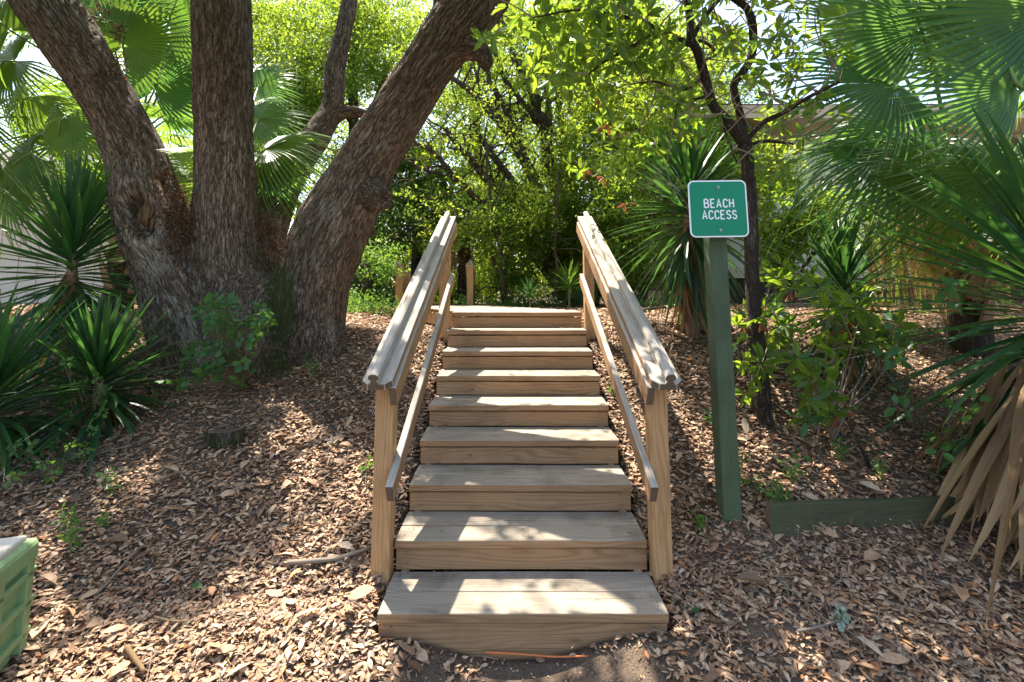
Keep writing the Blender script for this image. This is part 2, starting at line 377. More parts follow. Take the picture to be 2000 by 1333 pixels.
# ------------------------------------------------------------------ timber helpers
def board(name, L, Wd, Th, mats, parent, mat4, bev=.003, nseg=8, warp=.0015, cut=None, split=None):
    """board centred at its origin, long side on X; slot 0 top/bottom, slot 1 edges, slot 2 ends"""
    b = bev; y, z = Wd/2, Th/2
    prof = [(-y+b,-z),(y-b,-z),(y,-z+b),(y,z-b),(y-b,z),(-y+b,z),(-y,z-b),(-y,-z+b)]
    xs = np.concatenate([[-L/2], np.linspace(-L/2+b, L/2-b, nseg), [L/2]]); V = []
    s = rng.random()*50
    for i, x in enumerate(xs):
        e = b*.6 if i in (0, len(xs)-1) else 0
        w = (vnoise(np.array([x*2+s, 0, 0]))-.5)*warp*2
        for (py, pz) in prof:
            V.append((x, py - np.sign(py)*e + w*.5, pz - np.sign(pz)*e + w + (cut(x, py, pz) if cut else 0)))
    Q = []; mi = []
    for i in range(len(xs)-1):
        for k_ in range(8):
            Q.append((i*8+k_, (i+1)*8+k_, (i+1)*8+(k_+1) % 8, i*8+(k_+1) % 8)); mi.append(0 if k_ in (0, 4) or k_ in (3, 5) else 1)
    n = len(xs)*8
    for base, o in ((0, 1), (n-8, -1)):
        r = [base+q for q in range(8)][::o]
        for a in ((0,1,2,7),(7,2,3,6),(6,3,4,5)):
            Q.append(tuple(r[q] for q in a)); mi.append(2)
    me = mesh(name, V, Q, None, [M[q] for q in mats], mi=mi)
    me.validate()
    bm_fix(me)
    o = link(name, me, parent, mat=mat4); return o
def bm_fix(me):
    import bmesh
    bm = bmesh.new(); bm.from_mesh(me); bmesh.ops.recalc_face_normals(bm, faces=bm.faces); bm.to_mesh(me); bm.free()
def frame(o, x, z):
    x = Vector(x).normalized(); z = Vector(z); y = z.cross(x).normalized(); z = x.cross(y)
    m = Matrix.Identity(4)
    for i in range(3): m[i][0], m[i][1], m[i][2], m[i][3] = x[i], y[i], z[i], o[i]
    return m

R, H, SW = .29, .143, 1.22
stairs = empty('wooden_staircase', (0, 0, 0), 'weathered timber stairs of nine risers climbing the leafy bank to a plank landing', 'staircase')
for i in range(8):
    y0, z = i*R, i*H-.019
    w = SW + random.uniform(-.006, .006)
    for (a, b_) in ((0, .142), (.147, .296)):
        board('tread_board', w+random.uniform(-.004, .004), b_-a, .038, ('wtop', 'wface', 'wend'), stairs,
              frame((random.uniform(-.003,.003), y0+(a+b_)/2, z+random.uniform(-.0012,.0012)), (1,random.uniform(-.001,.001),0), (0,0,1)), nseg=14)
for i in range(9):
    h_ = H-.038-.009; z1 = i*H-.0465
    if i == 0:
        board('riser_board', SW-.01, .036, .29, ('wface','wface','wend'), stairs, frame((0, .033, z1-.145), (1,0,0), (0,0,1)), nseg=16)
    else:
        board('riser_board', SW-.008, .03, h_, ('wface','wface','wend'), stairs, frame((0, i*R+.029, z1-h_/2), (1,0,0), (0,0,1)), nseg=14)
sl_ = math.atan2(H, R)
for s in (-1, 1):
    board('stringer', 2.5, .038, .14, ('wface','wface','wend'), stairs, frame((s*.56, 1.27, .40), (0, math.cos(sl_), math.sin(sl_)), (0, -math.sin(sl_), math.cos(sl_))))
# landing boards clipped to its outline
def xr(y):
    r_ = np.interp(y, [2.3, 2.85, 4.5], [.61, .60, -.36]); l_ = np.interp(y, [2.3, 2.62, 2.63, 3.45, 4.5], [-.61, -.61, -.64, -1.02, -1.55])
    return l_, r_
y = 2.32; first = True
while y < 4.4:
    l_, r_ = xr(y+.07)
    board('landing_board', r_-l_, .14, .038, ('wtop','wface','wend'), stairs, frame(((l_+r_)/2, y+.07, 8*H-.019+random.uniform(-.001,.001)), (1,0,0), (0,0,1)), nseg=10)
    y += .145
for a, b_ in (((-.63, 2.66), (-1.5, 4.4)), ((.6, 2.9), (-.3, 4.4))):
    dx, dy = b_[0]-a[0], b_[1]-a[1]
    board('rim_board', math.hypot(dx, dy), .03, .13, ('wface','wface','wend'), stairs, frame(((a[0]+b_[0])/2, (a[1]+b_[1])/2, 8*H-.105), (dx,dy,0), (0,0,1)))
# screws
mb = MB()
for i in range(8):
    for yy in (.05, .11, .18, .25):
        for xx in (-.57, 0, .57):
            if random.random() < .8:
                x_ = xx+random.uniform(-.012,.012); y_ = i*R+yy; V, q, t = tube([(x_, y_, i*H-.004), (x_, y_, i*H+.0022)], .0036, 6); mb.add(V, q, t)
    for xx in (-.55, .55):
        for zz in (-.06, -.11):
            V, q, t = tube([(xx, i*R+.012, i*H+zz), (xx, i*R+.004, i*H+zz)], .0035, 6); mb.add(V, q, t)
tag(link('screw_heads', mb.mesh('screw_heads', [M['zinc']]), stairs), kind='stuff')

def postmesh(name, h, w, mat, parent, loc_, lean=(0,0), cut=0):
    m = frame(loc_ , (lean[0], lean[1], 1), (0,-1,0))     # long axis up
    m = m @ Matrix.Translation((h/2, 0, 0))
    return board(name, h, w, w, (mat, mat, 'wend'), parent, m, bev=.004, nseg=10, warp=.002)
def grip_mesh(L):
    prof = [(-.019,0),(-.019,.008),(-.013,.014),(-.012,.019),(-.021,.026),(-.024,.036),(-.020,.047),(-.010,.053),(0,.054)]
    prof = prof + [(-a, b) for a, b in prof[-2::-1]]
    n = len(prof); V = []; xs = np.linspace(0, L, 14)
    for x in xs: V += [(x, a, b+.0015*math.sin(x*3)) for a, b in prof]
    Q = [(i*n+j, i*n+j+1, (i+1)*n+j+1, (i+1)*n+j) for i in range(13) for j in range(n-1)]
    Q += [(i*n+n-1, i*n, (i+1)*n, (i+1)*n+n-1) for i in range(13)]
    me = bpy.data.meshes.new('grip_rail')
    me.from_pydata(V, [], [tuple(q) for q in Q] + [tuple(range(n)), tuple(range(13*n, 14*n))[::-1]])
    me.materials.append(M['wrail']); me.materials.append(M['wend'])
    me.polygons[-1].material_index = 1; me.polygons[-2].material_index = 1
    bm_fix(me); 
    return me
def cap_mesh(L, w=.14, t=.036):
    c = .03; out = [(0,-w/2+c),(c,-w/2),(L,-w/2),(L,w/2),(c,w/2),(0,w/2-c)]
    xs = None; me = bpy.data.meshes.new('cap_board'); import bmesh; bm = bmesh.new()
    lo = [bm.verts.new((x, y_, -t)) for x, y_ in out]; hi = [bm.verts.new((x, y_, 0)) for x, y_ in out]
    bm.faces.new(lo[::-1]); bm.faces.new(hi); n = 6
    for i in range(n): f = bm.faces.new((lo[i], lo[(i+1)%n], hi[(i+1)%n], hi[i])); f.material_index = 1
    for f in bm.faces:
        if f.material_index and abs(f.calc_center_median().x) < .03: f.material_index = 2
    bmesh.ops.bevel(bm, geom=list(bm.edges), offset=.003, segments=1, affect='EDGES')
    bmesh.ops.recalc_face_normals(bm, faces=bm.faces); bm.to_mesh(me); bm.free()
    for m in ('wrail','wface','wend'): me.materials.append(M[m])
    return me
slope = (0, math.cos(sl_), math.sin(sl_)); sup = (0, -math.sin(sl_), math.cos(sl_))
def rz(y): return .898 + (y-.05)*H/R            # top of cap
for s, lb in ((-1, 'left timber handrail of the near stairs, rounded grip on a flat cap'),
              (1, 'right timber handrail of the near stairs, between the steps and the green signpost')):
    t = empty('handrail', (s*.665, .14, 0), lb, 'handrail', 'handrails flanking the near stairs')
    def loc_(p): return (p[0]-s*.665, p[1]-.14, p[2])
    for yy, zb in ((.28, -.25), (2.24, .7)):
        postmesh('post', rz(yy)-.036-.022-zb, .089, 'wpost', t, loc_((s*.665, yy, zb)), lean=(s*-.004*0, 0))
    L = 2.62; link('cap_board', cap_mesh(L), t, mat=frame(loc_((s*.668, .085, rz(.085))), slope, sup))
    link('grip_rail', grip_mesh(L-.01), t, mat=frame(loc_((s*.674, .082, rz(.082)-.001)), slope, sup))
    def inner(x, y0, y1, ztop, hgt, nm):
        Lr = (y1-y0)/math.cos(sl_); c_ = (x, (y0+y1)/2, ztop + (((y0+y1)/2)-y0)*H/R - hgt/2/math.cos(sl_)*1.0)
        board(nm, Lr, .036, hgt, ('wrail','wface','wend'), t, frame(loc_(c_), slope, sup), nseg=16, warp=.004)
    inner(s*(.665-.0445-.0185), .145, 2.42, rz(.145)-.042, .10, 'apron_rail')
    inner(s*(.665-.0445-.0185), .14, 2.27, .463, .089, 'middle_rail')
# far railing beyond the landing, going down the other side
dn = (-.06, math.cos(sl_), -math.sin(sl_)); dup_ = (0, math.sin(sl_), math.cos(sl_))
for (u, lb) in ((781, 'far handrail post beyond the landing, seen just left of the near left handrail'), (919, 'far handrail post beyond the landing, seen between the two near handrails')):
    p = at(u, 520, 6.9); t = empty('handrail', (p[0], p[1], .9), lb, 'handrail', 'handrails going down beyond the landing')
    postmesh('post', p[2]-.9, .089, 'wpost', t, (0,0,0))
    sgn = 1 if u < 850 else -1
    link('cap_board', cap_mesh(2.2, .13), t, mat=frame((0, -.07, p[2]-.9+.045), dn, dup_))
    link('grip_rail', grip_mesh(2.15), t, mat=frame((0, -.06, p[2]-.9+.044), dn, dup_))
    for zz, nm in ((-.08, 'apron_rail'), (-.42, 'middle_rail')):
        board(nm, 2.1, .036, .09, ('wrail','wpost','wend'), t, frame((sgn*.062, .95, p[2]-.9+zz-.48), dn, dup_))

# ------------------------------------------------------------------ sign
sp0 = at(1432, 1000, 2.42); st_ = empty('beach_access_sign', (sp0[0], sp0[1], sp0[2]), 'green beach access sign with white border on a dark green square timber post', 'sign')
topc = at(1403, 465, 2.36)
g = postmesh('post', 1.62, .089, 'gpost', st_, (0, .045, -.12), lean=(-.006, 0))
pc = at(1402.5, 408, 2.35)
def rrect(w, h, r, n=6):
    pts = []
    for cx_, cy_, a0 in ((w/2-r, h/2-r, 0), (-w/2+r, h/2-r, 90), (-w/2+r, -h/2+r, 180), (w/2-r, -h/2+r, 270)):
        for k_ in range(n+1): a = math.radians(a0+90*k_/n); pts.append((cx_+r*math.cos(a), cy_+r*math.sin(a)))
    return pts
def plate(name, w, h, r, th, mat, parent, m):
    pts = rrect(w, h, r); n = len(pts); V = [(x, y_, 0) for x, y_ in pts]+[(x, y_, th) for x, y_ in pts]
    me = bpy.data.meshes.new(name); me.from_pydata(V, [], [tuple(range(n))[::-1], tuple(range(n, 2*n))]+[(i, (i+1)%n, n+(i+1)%n, n+i) for i in range(n)])
    me.materials.append(mat); return link(name, me, parent, mat=m)
rel = pc - sp0; sz = .298
fm = Matrix.Translation(rel) @ Matrix.Rotation(math.radians(-.8), 4, 'Y') @ Matrix.Rotation(math.pi/2, 4, 'X')
pn = plate('sign_panel', sz, sz*.985, .03, .0022, M['signwhite'], st_, fm)
plate('green_face', sz-.014, sz*.985-.014, .024, .0010, M['signgreen'], pn, Matrix.Translation((0,0,.0022)))
for dy in (.108, -.112):
    b = MB(); V, q, t = tube([(0,0,.0), (0,0,.0035)], .0085, 8); b.add(V, q, t); V, q, t = tube([(0,0,.003), (0,0,.009)], .0055, 6); b.add(V, q, t)
    link('bolt', b.mesh('bolt', [M['zinc']]), pn, mat=Matrix.Translation((.003, dy, .0034)))
def stroke(lines, hw=.0031):
    b = MB()
    for kk, ln in enumerate(lines):
        P = np.array([(x, y_) for x, y_ in ln], float)
        T = nrm(np.gradient(P, axis=0)); N = np.stack([-T[:,1], T[:,0]], -1)
        d = np.diff(P, axis=0); d = nrm(d); 
        for i in range(len(P)):                 # mitre
            if 0 < i < len(P)-1:
                n1 = np.array([-d[i-1][1], d[i-1][0]]); n2 = np.array([-d[i][1], d[i][0]]); m_ = n1+n2; m_ = m_/max(np.linalg.norm(m_), 1e-6); N[i] = m_/max(.5, np.dot(m_, n1))
            else:
                k_ = 0 if i == 0 else -1; N[i] = (-d[k_][1], d[k_][0])
        V = []
        for i in range(len(P)):
            for s_ in (-1, 1):
                for z_ in (0, .0007): V.append((*(P[i]+N[i]*hw*s_), z_+.00025*kk))
        Q = []
        for i in range(len(P)-1):
            a = i*4; c_ = a+4
            Q += [(a+1, a+3, c_+3, c_+1), (a, a+1, c_+1, c_), (a+3, a+2, c_+2, c_+3)]
        b.add(V, Q)
    return b
def arc(cx_, cy_, rx, ry, a0, a1, n=7): return [(cx_+rx*math.cos(math.radians(a0+(a1-a0)*i/n)), cy_+ry*math.sin(math.radians(a0+(a1-a0)*i/n))) for i in range(n+1)]
GL = {'B': [[(0,0),(0,1)], [(0,1),(.28,1)]+arc(.30,.77,.22,.23,80,-80,6)[0:]+[(0,.53)], [(0,.53),(.34,.52)]+arc(.34,.26,.26,.26,80,-80,6)+[(0,0)]],
      'E': [[(.52,1),(0,1),(0,0),(.52,0)], [(0,.52),(.42,.52)]],
      'A': [[(0,0),(.3,1),(.6,0)], [(.1,.3),(.5,.3)]],
      'C': [arc(.3,.72,.27,.27,10,90,4)+arc(.3,.72,.27,.27,90,180,4)[1:]+arc(.3,.28,.27,.27,180,350,8)],
      'H': [[(0,0),(0,1)], [(.54,0),(.54,1)], [(0,.51),(.54,.51)]],
      'S': [arc(.29,.74,.25,.25,15,180,7)+[(.05,.68),(.12,.57),(.46,.44),(.54,.34)]+arc(.29,.26,.26,.26,10,-165,8)]}
wid = {'B': .58, 'E': .52, 'A': .6, 'C': .56, 'H': .54, 'S': .55}
hh = .042
for word, yb, tot in (('BEACH', .006, .148), ('ACCESS', -.053, .172)):
    sc = .036; adv = [wid[c_]*sc for c_ in word]; gap = (tot-sum(adv))/(len(word)-1); x = -tot/2 + .004
    for c_ in word:
        b = stroke([[(x+px_*sc, yb+py_*hh) for px_, py_ in ln] for ln in GL[c_]])
        me = b.mesh('letter', [M['signwhite']]); link('letter', me, pn, mat=Matrix.Translation((0,0,.00325)))
        x += wid[c_]*sc+gap

# ------------------------------------------------------------------ edging timber, stump, utility box
e0 = at(1512, 1052, 2.36); e1 = at(1900, 1030, 2.52)
tm = empty('edging_timber', (e0[0], e0[1], e0[2]), 'mossy green landscape timber lying on edge in leaves right of the signpost', 'timber')
d_ = e1-e0; L = np.linalg.norm(d_)
board('beam', L, .04, .15, ('edging','edging','wend'), tm, frame(((d_[0])/2, d_[1]/2+.04, .062+d_[2]/2), d_, (0,0,1)), nseg=12, warp=.004)
p = atg(437, 866); sb = empty('timber_stub', p, 'short mossy dark timber stub half buried in dead leaves left of the stairs', 'timber stub')
V, q, t = tube([(0,0,-.06),(0,0,.02),(0,0,.068),(0,0,.076)], [.135,.135,.132,.12], 14, lump=.10)
V[:,1] *= .5; V[:,2] += V[:,0]*.06
M['stub'] = barkmat('mossy_stub', (.16,.13,.06), (.07,.075,.035), (.02,.018,.01), .8, .3, False)
me = mesh('stub', V, q, t, [M['stub']]); link('stub', me, sb)
pt = MB(); V2, q2, t2 = tube([(0,0,.077),(0,0,.080)], [.11,.10], 14); V2[:,1] *= .5; V2[:,2] += V2[:,0]*.06; pt.add(V2, q2, t2); link('cut_face', pt.mesh('cut_face', [M['wend']]), sb)

# utility box: corner at right, top and two ribbed sides
bc = at(60, 1236, 2.03)   # right-hand visible corner at ground
bw, bd, bh = .60, .62, .40; ba = math.radians(20)
bx = empty('utility_box', (bc[0]-math.cos(ba)*bw/2+math.sin(ba)*bd/2, bc[1]-math.sin(ba)*bw/2-math.cos(ba)*bd/2, bc[2]), 'pale green plastic utility pedestal with ribbed sides at the lower left edge', 'utility box')
import bmesh
def rbox(name, w, d, h, z0, mat, parent, bev, x=0, y_=0, taper=0):
    bm = bmesh.new(); bmesh.ops.create_cube(bm, size=1)
    for v_ in bm.verts:
        s_ = 1 + (taper if v_.co.z < 0 else 0)
        v_.co = Vector((v_.co.x*w*s_, v_.co.y*d*s_, (v_.co.z+.5)*h))
    bmesh.ops.bevel(bm, geom=[e for e in bm.edges if abs((e.verts[0].co-e.verts[1].co).z) > h*.5 or min(e.verts[0].co.z, e.verts[1].co.z) > h*.5], offset=bev, segments=4, profile=.6, affect='EDGES')
    me = bpy.data.meshes.new(name); bm.to_mesh(me); bm.free(); me.materials.append(mat)
    for p_ in me.polygons: p_.use_smooth = False
    return link(name, me, parent, loc=(x, y_, z0))
bx.rotation_euler = (0, 0, ba)
rbox('body', bw-.05, bd-.05, bh-.02, -.05, M['boxgreen'], bx, .05)
rbox('rim', bw+.01, bd+.01, .075, bh-.105, M['boxgreen'], bx, .035)
rbox('lid', bw-.055, bd-.055, .022, bh-.032, M['boxlid'], bx, .012)
for zz in (.0, .115, .225): rbox('rib', bw+.002, bd+.002, .022, zz+.01, M['boxgreen'], bx, .008)
for x_, y_ in [(bw/2-.02, yy) for yy in (-.27, -.09, .09, .27)] + [(xx, -bd/2+.02) for xx in (-.26, -.13, 0, .13, .26)]:
    rbox('upright_rib', .042, .042, bh-.04, -.04, M['boxgreen'], bx, .006, x_, y_)


# ------------------------------------------------------------------ light map: sun patches wanted on the ground; canopy leaves shading them are left out
LIT = [  # ellipses u, v, ru, rv, keep-probability of gap
 (1025,1170,270,42),(1000,1040,120,16),(820,1040,45,18),(1090,928,150,17),(1060,852,170,20),(1040,786,170,18),(1000,728,150,9),(1010,685,160,8),(1010,645,150,7),(980,603,160,8),
 (640,950,85,62),(600,1060,60,55),(560,1150,170,60),(600,1260,180,90),(420,1330,120,50),(170,1120,110,75),(120,1290,120,60),(170,985,75,28),(285,960,60,50),(330,900,40,18),
 (500,880,60,22),(290,660,45,26),(740,640,70,16),(800,680,40,25),(230,700,40,12),(820,610,30,8),
 (1180,640,40,30),(1230,730,40,26),(1270,880,70,60),(1360,900,60,66),(1240,800,30,30),(1550,885,90,34),(1690,860,60,26),(1620,930,110,28),(1760,690,120,50),(1560,1160,50,16),(1660,1185,60,18),
 (1780,1240,80,22),(1850,1260,45,15),(1270,1290,70,45),(1325,1180,28,60),(1100,600,60,10),(1200,610,40,14),(1500,600,60,16),(1470,650,30,14),(1650,650,80,20),(1850,640,90,30),(1930,1110,40,16),(1430,1330,40,20),
 (1250,560,60,16)]
LITA = np.array([l[:4] for l in LIT], float)
def surf(X, Y):
    z = ground(X, Y); st = np.floor(Y/R)*H
    return np.where((np.abs(X) < .62) & (Y > 0) & (Y < 2.5), np.clip(st, 0, 8*H), z)
def shadow_lit(P, grow=1.0, steps=True):
    z = surf(P[:, 0], P[:, 1]); X = P[:, 0]; Y = P[:, 1]
    for _ in range(6):
        t = (P[:, 2]-z)/SUN[2]; X = P[:, 0]-SUN[0]*t; Y = P[:, 1]-SUN[1]*t; z = surf(X, Y)*.5+z*.5
    u, v, d = proj(np.stack([X, Y, z], -1)); lit = np.zeros(len(P), bool)
    X0, Y0, u0 = X.copy(), Y.copy(), u
    wob = (vnoise(np.stack([u*.02, v*.03, u*0], -1))-.5)*.7
    for a, b, c, e in LITA:
        lit |= ((u-a)/(c*grow))**2 + ((v-b)/(e*grow))**2 < 1+wob
    t = (P[:, 2]-(.93+P[:, 1]*H/R))/(SUN[2]-SUN[1]*H/R); X = P[:, 0]-SUN[0]*t; Y = P[:, 1]-SUN[1]*t
    w1 = vnoise(np.stack([Y*3.2, X*0+1, X*0], -1)); w2 = vnoise(np.stack([Y*3.0, X*0+7, X*0], -1))
    rail = ((np.abs(X+.665) < .17) & (Y > .15) & (Y < 2.7) & (w1 > .36)) | ((np.abs(X-.665) < .17) & (((Y > .9) & (Y < 2.8) & (w2 > .33)) | ((Y > -.1) & (Y < .3))))
    side = (np.abs(X0) > .62)
    g = fbm(np.stack([X0*2.3+3, Y0*1.6, X0*0+2], -1), 3)
    lit |= side & (g > .45) & (X0 < .8) & (u0 < 1300) | side & (g > .555)
    return (lit & (d > .5) & (d < 14)) | rail

# ------------------------------------------------------------------ the old live oak
OD = 4.28
def limb(pts, n=26):
    P = [list(at(u, v, d)) + [.955*r*d/F] for u, v, d, r in pts]; return spline(P, n)
limbs = [
 limb([(440,780,OD,84),(400,660,OD-.05,90),(352,545,OD-.10,76),(308,455,OD-.14,70),(285,380,OD-.15,62),(266,305,OD-.15,54),(222,210,OD-.18,52),(162,115,OD-.22,56),(88,5,OD-.28,60),(10,-110,OD-.15,42),(-90,-240,OD+.2,28),(-230,-360,OD+.6,16)], 44),
 limb([(480,790,OD,100),(452,600,OD,88),(441,490,OD-.12,66),(441,380,OD-.18,59),(438,200,OD-.2,57),(433,0,OD-.2,57),(426,-110,OD+.0,46),(400,-230,OD+.5,30),(380,-360,OD+1.1,18)], 44),
 limb([(580,770,OD+.02,86),(596,650,OD,78),(612,545,OD-.05,74),(645,460,OD-.1,76),(684,385,OD-.14,70),(722,310,OD-.16,60),(778,222,OD-.18,57),(848,112,OD-.22,57),(925,10,OD-.28,64),(1000,-80,OD-.25,50),(1110,-180,OD+.0,34),(1260,-290,OD+.4,20)], 44),
 limb([(470,600,OD+.1,70),(498,480,OD+.3,56),(540,382,OD+.55,40),(588,308,OD+.8,33),(630,246,OD+1.0,28),(652,200,OD+1.1,22),(656,130,OD+1.15,22),(676,40,OD+1.2,19),(690,-60,OD+1.2,17),(700,-200,OD+1.2,12)], 34),
 limb([(630,240,OD+1.0,20),(680,218,OD+1.15,14),(730,225,OD+1.3,10),(800,200,OD+1.6,7)], 14),
 limb([(870,95,OD-.25,46),(868,40,OD-.3,26),(862,-30,OD-.3,22),(850,-140,OD-.2,18)], 12),
 limb([(905,90,OD-.28,30),(935,95,OD-.34,27),(950,122,OD-.38,17),(952,140,OD-.39,8)], 8),     # broken stub
 limb([(720,370,OD-.22,40),(738,386,OD-.34,34),(746,392,OD-.42,26)], 6),                      # burl
 limb([(430,700,OD-.1,70),(500,640,OD-.05,95),(560,700,OD,80)], 10),
 limb([(430,560,OD-.1,60),(520,600,OD-.08,72),(590,590,OD,66)], 10),
 limb([(610,650,OD-.1,60),(655,712,OD-.15,36),(700,740,OD-.15,16)], 8),                       # root flares
 limb([(540,700,OD-.25,60),(545,760,OD-.45,36),(560,810,OD-.55,12)], 8),
 limb([(420,690,OD-.25,52),(400,760,OD-.45,34),(385,800,OD-.52,14)], 8),
 limb([(370,680,OD-.05,44),(338,745,OD-.1,22),(310,765,OD,10)], 8),
 limb([(470,700,OD+.4,60),(430,740,OD+.7,30)], 6),
]
Vs, Qs, Ts, n = [], [], [], 0
for L_ in limbs:
    V, q, t = tube(L_[:, :3], L_[:, 3], 14); Vs.append(V); Qs.append(q+n); Ts.append(t+n); n += len(V)
me = mesh('trunk_raw', np.concatenate(Vs), np.concatenate(Qs), np.concatenate(Ts), [M['oakbark']])
tmp = link('trunk_raw', me)
md = tmp.modifiers.new('r', 'REMESH'); md.mode = 'VOXEL'; md.voxel_size = .0175; md.use_smooth_shade = True
md = tmp.modifiers.new('s', 'SMOOTH'); md.iterations = 12; md.factor = .5
dg = bpy.context.evaluated_depsgraph_get(); me2 = bpy.data.meshes.new_from_object(tmp.evaluated_get(dg))
bpy.data.objects.remove(tmp)
nv = len(me2.vertices); V = np.empty(nv*3, np.float32); me2.vertices.foreach_get('co', V); V = V.reshape(-1, 3).astype(float)
def normals(me, n):
    a = np.empty(n*3, np.float32); me.vertex_normals.foreach_get('vector', a); return a.reshape(-1, 3).astype(float)
N = normals(me2, nv)
# limb coordinates for bark grain
seg = []; acc = []
for li, L_ in enumerate(limbs):
    if li >= 8: continue
    s_ = np.concatenate([[0], np.cumsum(np.linalg.norm(np.diff(L_[:, :3], axis=0), axis=1))])
    T = nrm(np.gradient(L_[:, :3], axis=0)); u_ = nrm(np.cross(T, [0, 1, 0.01]))
    for i in range(len(L_)): seg.append((*L_[i, :3], L_[i, 3], s_[i], *T[i], *u_[i], li))
seg = np.array(seg); best = np.full(nv, 1e9); idx = np.zeros(nv, int)
for i in range(len(seg)):
    d = np.linalg.norm(V-seg[i, :3], axis=1)/seg[i, 3]; m_ = d < best; best[m_] = d[m_]; idx[m_] = i
sg = seg[idx]; rel_ = V-sg[:, :3]; T = sg[:, 5:8]; U = sg[:, 8:11]; Wv = np.cross(T, U); al = (rel_*T).sum(1)
bc_ = np.stack([(rel_*U).sum(1), (rel_*Wv).sum(1), (sg[:, 4]+al)*.17], -1) + np.where(sg[:, 11:12] < 3, 0, 1.7)*sg[:, 11:12]
bark = bc_
u, v, d = proj(V); front = N[:, 1] < .25
# hollow knot on the left limb
e = np.sqrt(((u-277-(v-420)*.10)/34)**2 + ((v-420)/50)**2); fm_ = front & (sg[:, 11] < 1.5)
disp = np.zeros(nv)
hol = np.where(fm_, 1-sstep(.55, .92, e), 0); rim = np.where(fm_, np.exp(-((e-1.28)/.26)**2), 0)
disp += -.20*hol + .045*rim
disp += np.where(front & (sg[:, 11] != 1), -.05*np.exp(-(((u-752)/8)**2+((v-392)/12)**2)), 0)
# furrowed bark and broad swellings
disp += .05*(fbm(V*2.6, 3)-.45) + .016*(fbm(bark*22, 2)-.4)
cr = vnoise(bark*np.array([34, 34, 30])+3*fbm(bark*12, 2)[:, None]); disp -= .010*np.exp(-((cr-.5)/.09)**2)
V = V + N*disp[:, None]
me2.vertices.foreach_set('co', V.astype(np.float32).ravel())
moss = np.clip(1.25*np.exp(-(((u-548)/52)**2+((v-590)/120)**2)) + .7*np.exp(-(((u-530)/60)**2+((v-720)/40)**2)) + .8*np.exp(-(((u-590)/30)**2+((v-430)/40)**2)) + .6*np.exp(-(((u-690)/40)**2+((v-365)/25)**2)), 0, 1.3)*front
pale = np.clip(rim*.55 + np.exp(-(((u-300)/45)**2+((v-510)/45)**2)) + np.exp(-(((u-365)/28)**2+((v-625)/42)**2)) + .9*np.exp(-(((u-400)/55)**2+((v-690)/35)**2)) + .8*np.exp(-(((u-645)/16)**2+((v-640)/60)**2)) + .5*np.exp(-(((u-620)/90)**2+((v-520)/70)**2)) + .5*np.exp(-(((u-470)/60)**2+((v-520)/50)**2)), 0, 1.2)
for nm_, dt in (('moss', moss), ('pale', pale)):
    a_ = me2.attributes.new(nm_, 'FLOAT', 'POINT'); a_.data.foreach_set('value', dt.astype(np.float32))
a_ = me2.attributes.new('bark', 'FLOAT_VECTOR', 'POINT'); a_.data.foreach_set('vector', bark.astype(np.float32).ravel())
me2.materials.clear(); me2.materials.append(M['oakbark'])
ob_ = atg(490, 735)
oak = empty('live_oak', (0, 0, 0), 'massive live oak with thick trunks spreading from one base, hollow knot on the left one', 'tree')
tr_ = link('trunk', me2, oak); me2.name = 'trunk'
hc = at(277, 420, OD-.36)
# rotten heartwood in the hollow
b = MB()
for i in range(16):
    a0 = random.uniform(-1, 1); x_ = random.uniform(-.085, .085); p0 = at(277, 420, OD-.29)+np.array([x_, random.uniform(-.01,.03), random.uniform(-.16,-.02)])
    b.tube([p0, p0+np.array([.02*a0+.015, -.01, .09]), p0+np.array([.03*a0+.03, .0, .19])], [.016, .02, .008], 5, lump=.3)
link('rotten_wood', b.mesh('rotten_wood', [M['rot']], True), oak)
# dead curled fern in the crotches and on the limb
def curls(centres, n, spread, name, mat, parent, L=(.03,.06)):
    P = []; 
    for (u_, v_, d_, ru, rv, m_) in centres:
        k_ = int(n*m_); a = rng.normal(size=(k_, 2))*.5
        for i in range(k_): P.append(at(u_+a[i,0]*ru, v_+a[i,1]*rv, d_-rng.random()*.06))
    P = np.array(P); n_ = len(P)
    A = nrm(rng.normal(size=(n_, 3))+np.array([0, -.7, -.7])); 
    b = MB()
    for i in range(n_):
        l_ = rng.uniform(*L); w = nrm(np.cross(A[i], rng.normal(size=3)))*.0045; c_ = nrm(rng.normal(size=3))*l_*.5
        q0 = P[i]; pts = [q0, q0+A[i]*l_*.5+c_*.2, q0+A[i]*l_*.8+c_*.7, q0+A[i]*l_*.7+c_*1.3]
        V = []
        for j, pp in enumerate(pts): s_ = (1, 1.1, .8, .3)[j]; V += [pp-w*s_, pp+w*s_]
        b.add(V, [(0,1,3,2),(2,3,5,4),(4,5,7,6)])
    tag(link(name, b.mesh(name, [mat]), parent), kind='stuff')
curls([(345,400,OD-.36,36,45,1.0),(355,460,OD-.38,26,60,1.0),(320,345,OD-.34,28,18,.4),(525,445,OD-.34,26,30,.6),(535,480,OD-.36,22,24,.4),(195,30,OD-.52,30,30,.2),(235,120,OD-.45,18,30,.2),(232,62,OD-.48,16,20,.2)], 520, 0, 'dead_fern', M['deadfern'], oak, (.018,.042))

def trans_pts(P, c): return np.asarray(P)-c
